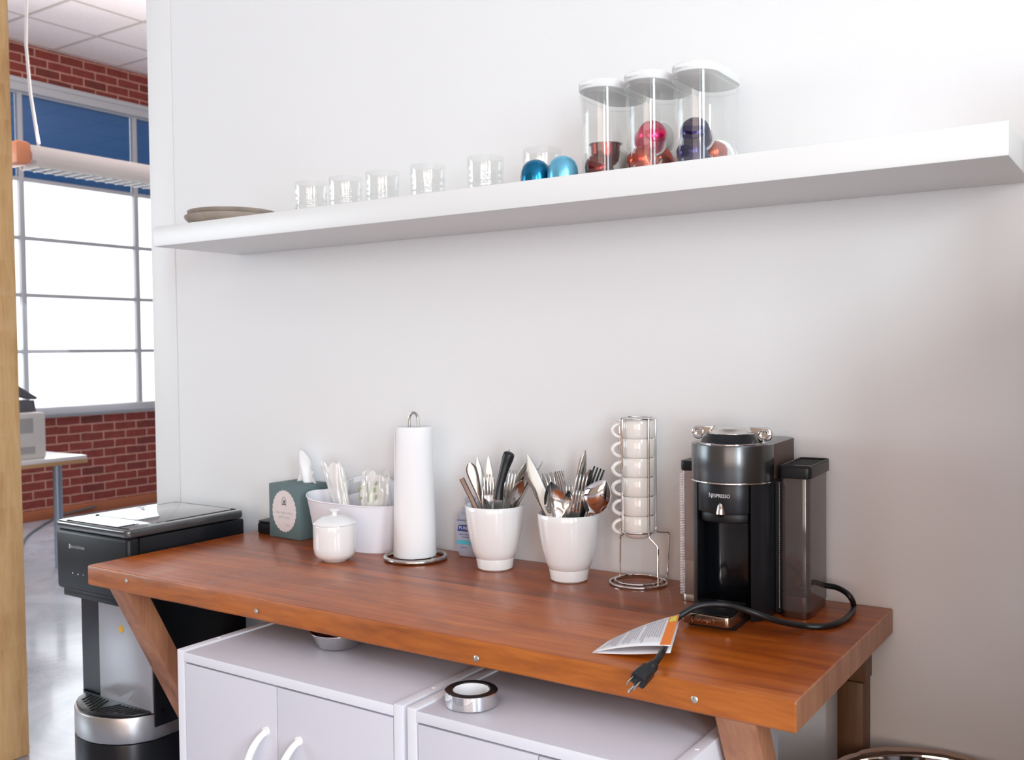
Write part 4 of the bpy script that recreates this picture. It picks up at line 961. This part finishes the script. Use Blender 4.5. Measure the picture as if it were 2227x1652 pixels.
# lever head: frustum, dome, two chrome ears
MB().lathe([(.056, .2975), (.053, .299), (.042, .3145), (.040, .3150), (0, .3150)], 48, c=(0, -.165, 0)).build('lever_base', 'gunmetal_dark', cm)
MB().lathe([(.0405, .3140), (.0405, .3155), (.030, .3195), (.026, .3225), (.024, .3235), (0, .3245)], 48, c=(0, -.165, 0)).build('lever_dome', 'steel', cm)
MB().lathe([(.0575, .2970), (.0575, .2992), (.055, .3000), (.053, .2992)], 48, c=(0, -.165, 0)).build('chrome_collar', 'chrome', cm)
for sx in (-1, 1):
    pts = [(.032, .0265), (.066, .0265)] + [(.066 + .0115 * math.cos(math.radians(a)), .0145 + .012 * math.sin(math.radians(a))) for a in range(75, -91, -15)] + [(.056, .0010), (.046, .008)]
    pts = [(x_ * sx, z_ - .0) for x_, z_ in pts]
    if sx < 0: pts = pts[::-1]
    EM = Matrix(((.93, 0, 0, 0), (0, 0, -1, -.160), (0, 1, 0, .3000), (0, 0, 0, 1)))
    e = MB().prism(pts, 0, .010, .003, mtx=EM, seg=3).build('lever_ear', 'chrome', cm)
    MB().tube([((.062 * sx) + .0085 * math.cos(2 * PI * k / 24), .0145 + .0068 * math.sin(2 * PI * k / 24), .0105) for k in range(24)], .0016, 8, closed=True, mtx=EM).lathe([(0, .0), (.006, .0003), (.0078, .0012)], 24, mtx=EM @ Matrix.Translation((.062 * sx, .0145, .0098)) @ Matrix.Diagonal((1.1, .85, 1, 1))).build('dimple', 'chrome', e)
# tanks
tr_ = MB().prism(rrect(.0795, .1300, -.152, -.022, .012), .012, .2400, .0015).build('water_tank', 'smoke_plastic', cm, ang=30)
MB().prism(rrect(.0795, .1290, -.151, -.023, .012), 0, .038, .001).build('tank_base', 'steel_dark', tr_)
tl = MB().prism(rrect(.0780, .1335, -.157, -.018, .010), .2402, .2590, .0015)
lidr = tl.build('tank_lid', 'black_plastic', tr_)
MB().tube([(.0805 + 0 * k, -.154, .2592) for k in range(1)] + [(.081, -.154, .2600), (.130, -.154, .2600), (.130, -.021, .2600), (.081, -.021, .2600)], .0022, 6, closed=True).build('lid_rim', 'black_plastic', lidr)
MB().box(.086, .126, -.11, -.028, .2592, .2596).build('lid_recess', 'black_slot', lidr)
MB().box(.0690, .0790, -.140, -.020, .005, .2320).build('tank_mount', 'black_plastic', cm)
rib = MB()
for k in range(70): rib.box(.0792, .0802, -.1545, -.1525, .016 + .0031 * k, .0175 + .0031 * k)
rib.build('tank_ribs', 'print_grey', tr_)
tl_ = MB().prism(rrect(-.1080, -.0705, -.130, -.030, .010), .012, .2400, .0012).build('pod_bin', 'bin_plastic', cm, ang=30)
MB().prism(rrect(-.1070, -.0710, -.129, -.031, .010), .0, .014, .0012).prism(rrect(-.1065, -.073, -.128, -.032, .009), .014, .075, .001).build('bin_base', 'steel_matt', tl_)
rib = MB()
for k in range(74): rib.box(-.1088, -.1000, -.1312, -.1300, .014 + .003 * k, .0155 + .003 * k)
rib.build('bin_ribs', 'plastic_white', tl_)
MB().prism(rrect(-.1090, -.0695, -.1315, -.029, .010), .2402, .2580, .0015).build('bin_lid', 'black_plastic', tl_)
o = MB().lathe([(0, 0), (.018, .002), (.021, .012), (.021, .022), (.017, .034), (.008, .041), (0, .043)], 28).build('coffee_pod', 'pod_navy'); o.location = (.966, -.085, .0395)
tag(o, 'navy coffee pod showing dimly through the smoky tank of the machine', 'coffee pod')
# ------------------------------------------------------------------ cord, tag, plug
cpts = [at(1790, 1272, y=-.045), at(1822, 1278, y=-.050), at(1848, 1296, y=-.070), at(1856, 1322, z=.0055), at(1835, 1348, z=.0055), at(1795, 1361, z=.0055), at(1745, 1360, z=.007), at(1690, 1349, y=-.262), at(1634, 1330, y=-.288), at(1580, 1315, y=-.292), at(1530, 1315, y=-.312), at(1497, 1327, y=-.328), at(1466, 1350, y=-.352), at(1453, 1378, y=-.420), at(1446, 1404, y=-.478), at(1436, 1425, y=-.525), at(1420, 1447, y=-.552)]
for c_ in cpts:
    if c_.z < .0050 and c_.y > TY0: c_.z = .0050
cpts[1].z = max(cpts[1].z, .03)
cord = thing('extension_cable', 'black power cable of the coffee machine with a three-pin plug over the front edge', 'power cord', tuple(cpts[6]))
o_ = Vector(cpts[6])
MB().tube(smooth_path([tuple(c_ - o_) for c_ in cpts], 9), .0050, 12).build('cable', 'black_rubber', cord)
P1 = cpts[-1] - o_; tipw = at(1376, 1490, y=-.600) - o_; dv = (tipw - P1).normalized()
vw = (CAM - (P1 + o_)).normalized(); nv = (vw - dv * vw.dot(dv)).normalized(); xv = nv.cross(dv)
PM = Matrix.Translation(P1) @ Matrix((xv, -nv, dv)).transposed().to_4x4() @ Matrix.Rotation(math.radians(-22), 4, 'Z')
pb_ = MB().lathe([(0, -.004), (.0065, -.004), (.0085, 0), (.0088, .006), (.0075, .008), (.0075, .012), (0, .012)], 20, mtx=PM)
pb_.prism(rrect(-.0105, .0105, -.0085, .0085, .004), .010, .040, .002, mtx=PM, top=1.12)
pl_ = pb_.build('plug', 'black_rubber', cord)
for sx in (-1, 1): MB().box(-.0008 + .0062 * sx, .0008 + .0062 * sx, -.0065, -.0005, .040, .057, .0005, mtx=PM).build('blade_pin', 'steel', pl_)
MB().lathe([(.0022, .040), (.0022, .058), (.0012, .0605), (0, .061)], 14, c=(0, .0058, 0), mtx=PM).build('ground_pin', 'steel', pl_)
# warning tag folded round the cord
A = at(1478, 1338, y=-.364) ; B = at(1458, 1404, y=-.492); D_ = at(1288, 1418, z=.0015); E_ = at(1322, 1394, z=.006)
A.z += .002
Am = A + (E_ - A) * .11; 
tg = thing('warning_tag', 'folded white paper tag with an orange strip, wrapped round the power cord', 'tag', tuple(A))
def quad(p, mt, name, par, lift=0.0, nu=12, sag=.004, th=.0005):
    a, b, c_, d = [Vector(v) - A for v in p]; n_ = (b - a).cross(d - a).normalized(); n_ = n_ if n_.dot(CAM - A) > 0 else -n_
    f = lambda u, v: tuple((a.lerp(b, v)).lerp(d.lerp(c_, v), u) + n_ * (sag * math.sin(PI * u) + lift))
    return solid(MB().grid(f, nu, 6).build(name, mt, par), th)
def tp_(u, v): return A.lerp(B, v).lerp(E_.lerp(D_, v), u)
quad((tp_(0, 0), tp_(0, 1), tp_(1, 1), tp_(1, 0)), 'tag_paper', 'sheet', tg)
quad((tp_(0, 0) + Vector((0, -.001, -.010)), tp_(0, 1) + Vector((0, -.001, -.009)), tp_(1, 1), tp_(1, 0)), 'tag_paper', 'under_sheet', tg, -.001, sag=-.002)
aa, bb, cc, dd = [tp_(u, v) - A for u, v in ((0, 0), (0, 1), (1, 1), (1, 0))]; nn = (bb - aa).cross(dd - aa).normalized(); nn = nn if nn.dot(CAM - A) > 0 else -nn
def onsheet(u, v, l=.0006): return tuple(tp_(u, v) - A + nn * (.004 * math.sin(PI * u) + l))
MB().grid(lambda u, v: onsheet(.0 + .13 * u, .02 + .96 * v), 4, 10).build('orange_strip', 'orange_print', tg)
MB().grid(lambda u, v: onsheet(.02 + .09 * u, .05 + .18 * v, .0009), 3, 3).build('warning_symbol', 'yellow_print', tg)
pl = MB()
rnd = random.Random(5)
for k in range(22):
    u = .17 + .034 * k; v1 = .90 - rnd.random() * .25
    if k in (8, 15): continue
    pl.grid(lambda a, b, u=u, v1=v1: onsheet(u + .010 * a, .08 + (v1 - .08) * b, .0009), 1, 8)
pl.build('printed_lines', 'print_grey', tg)
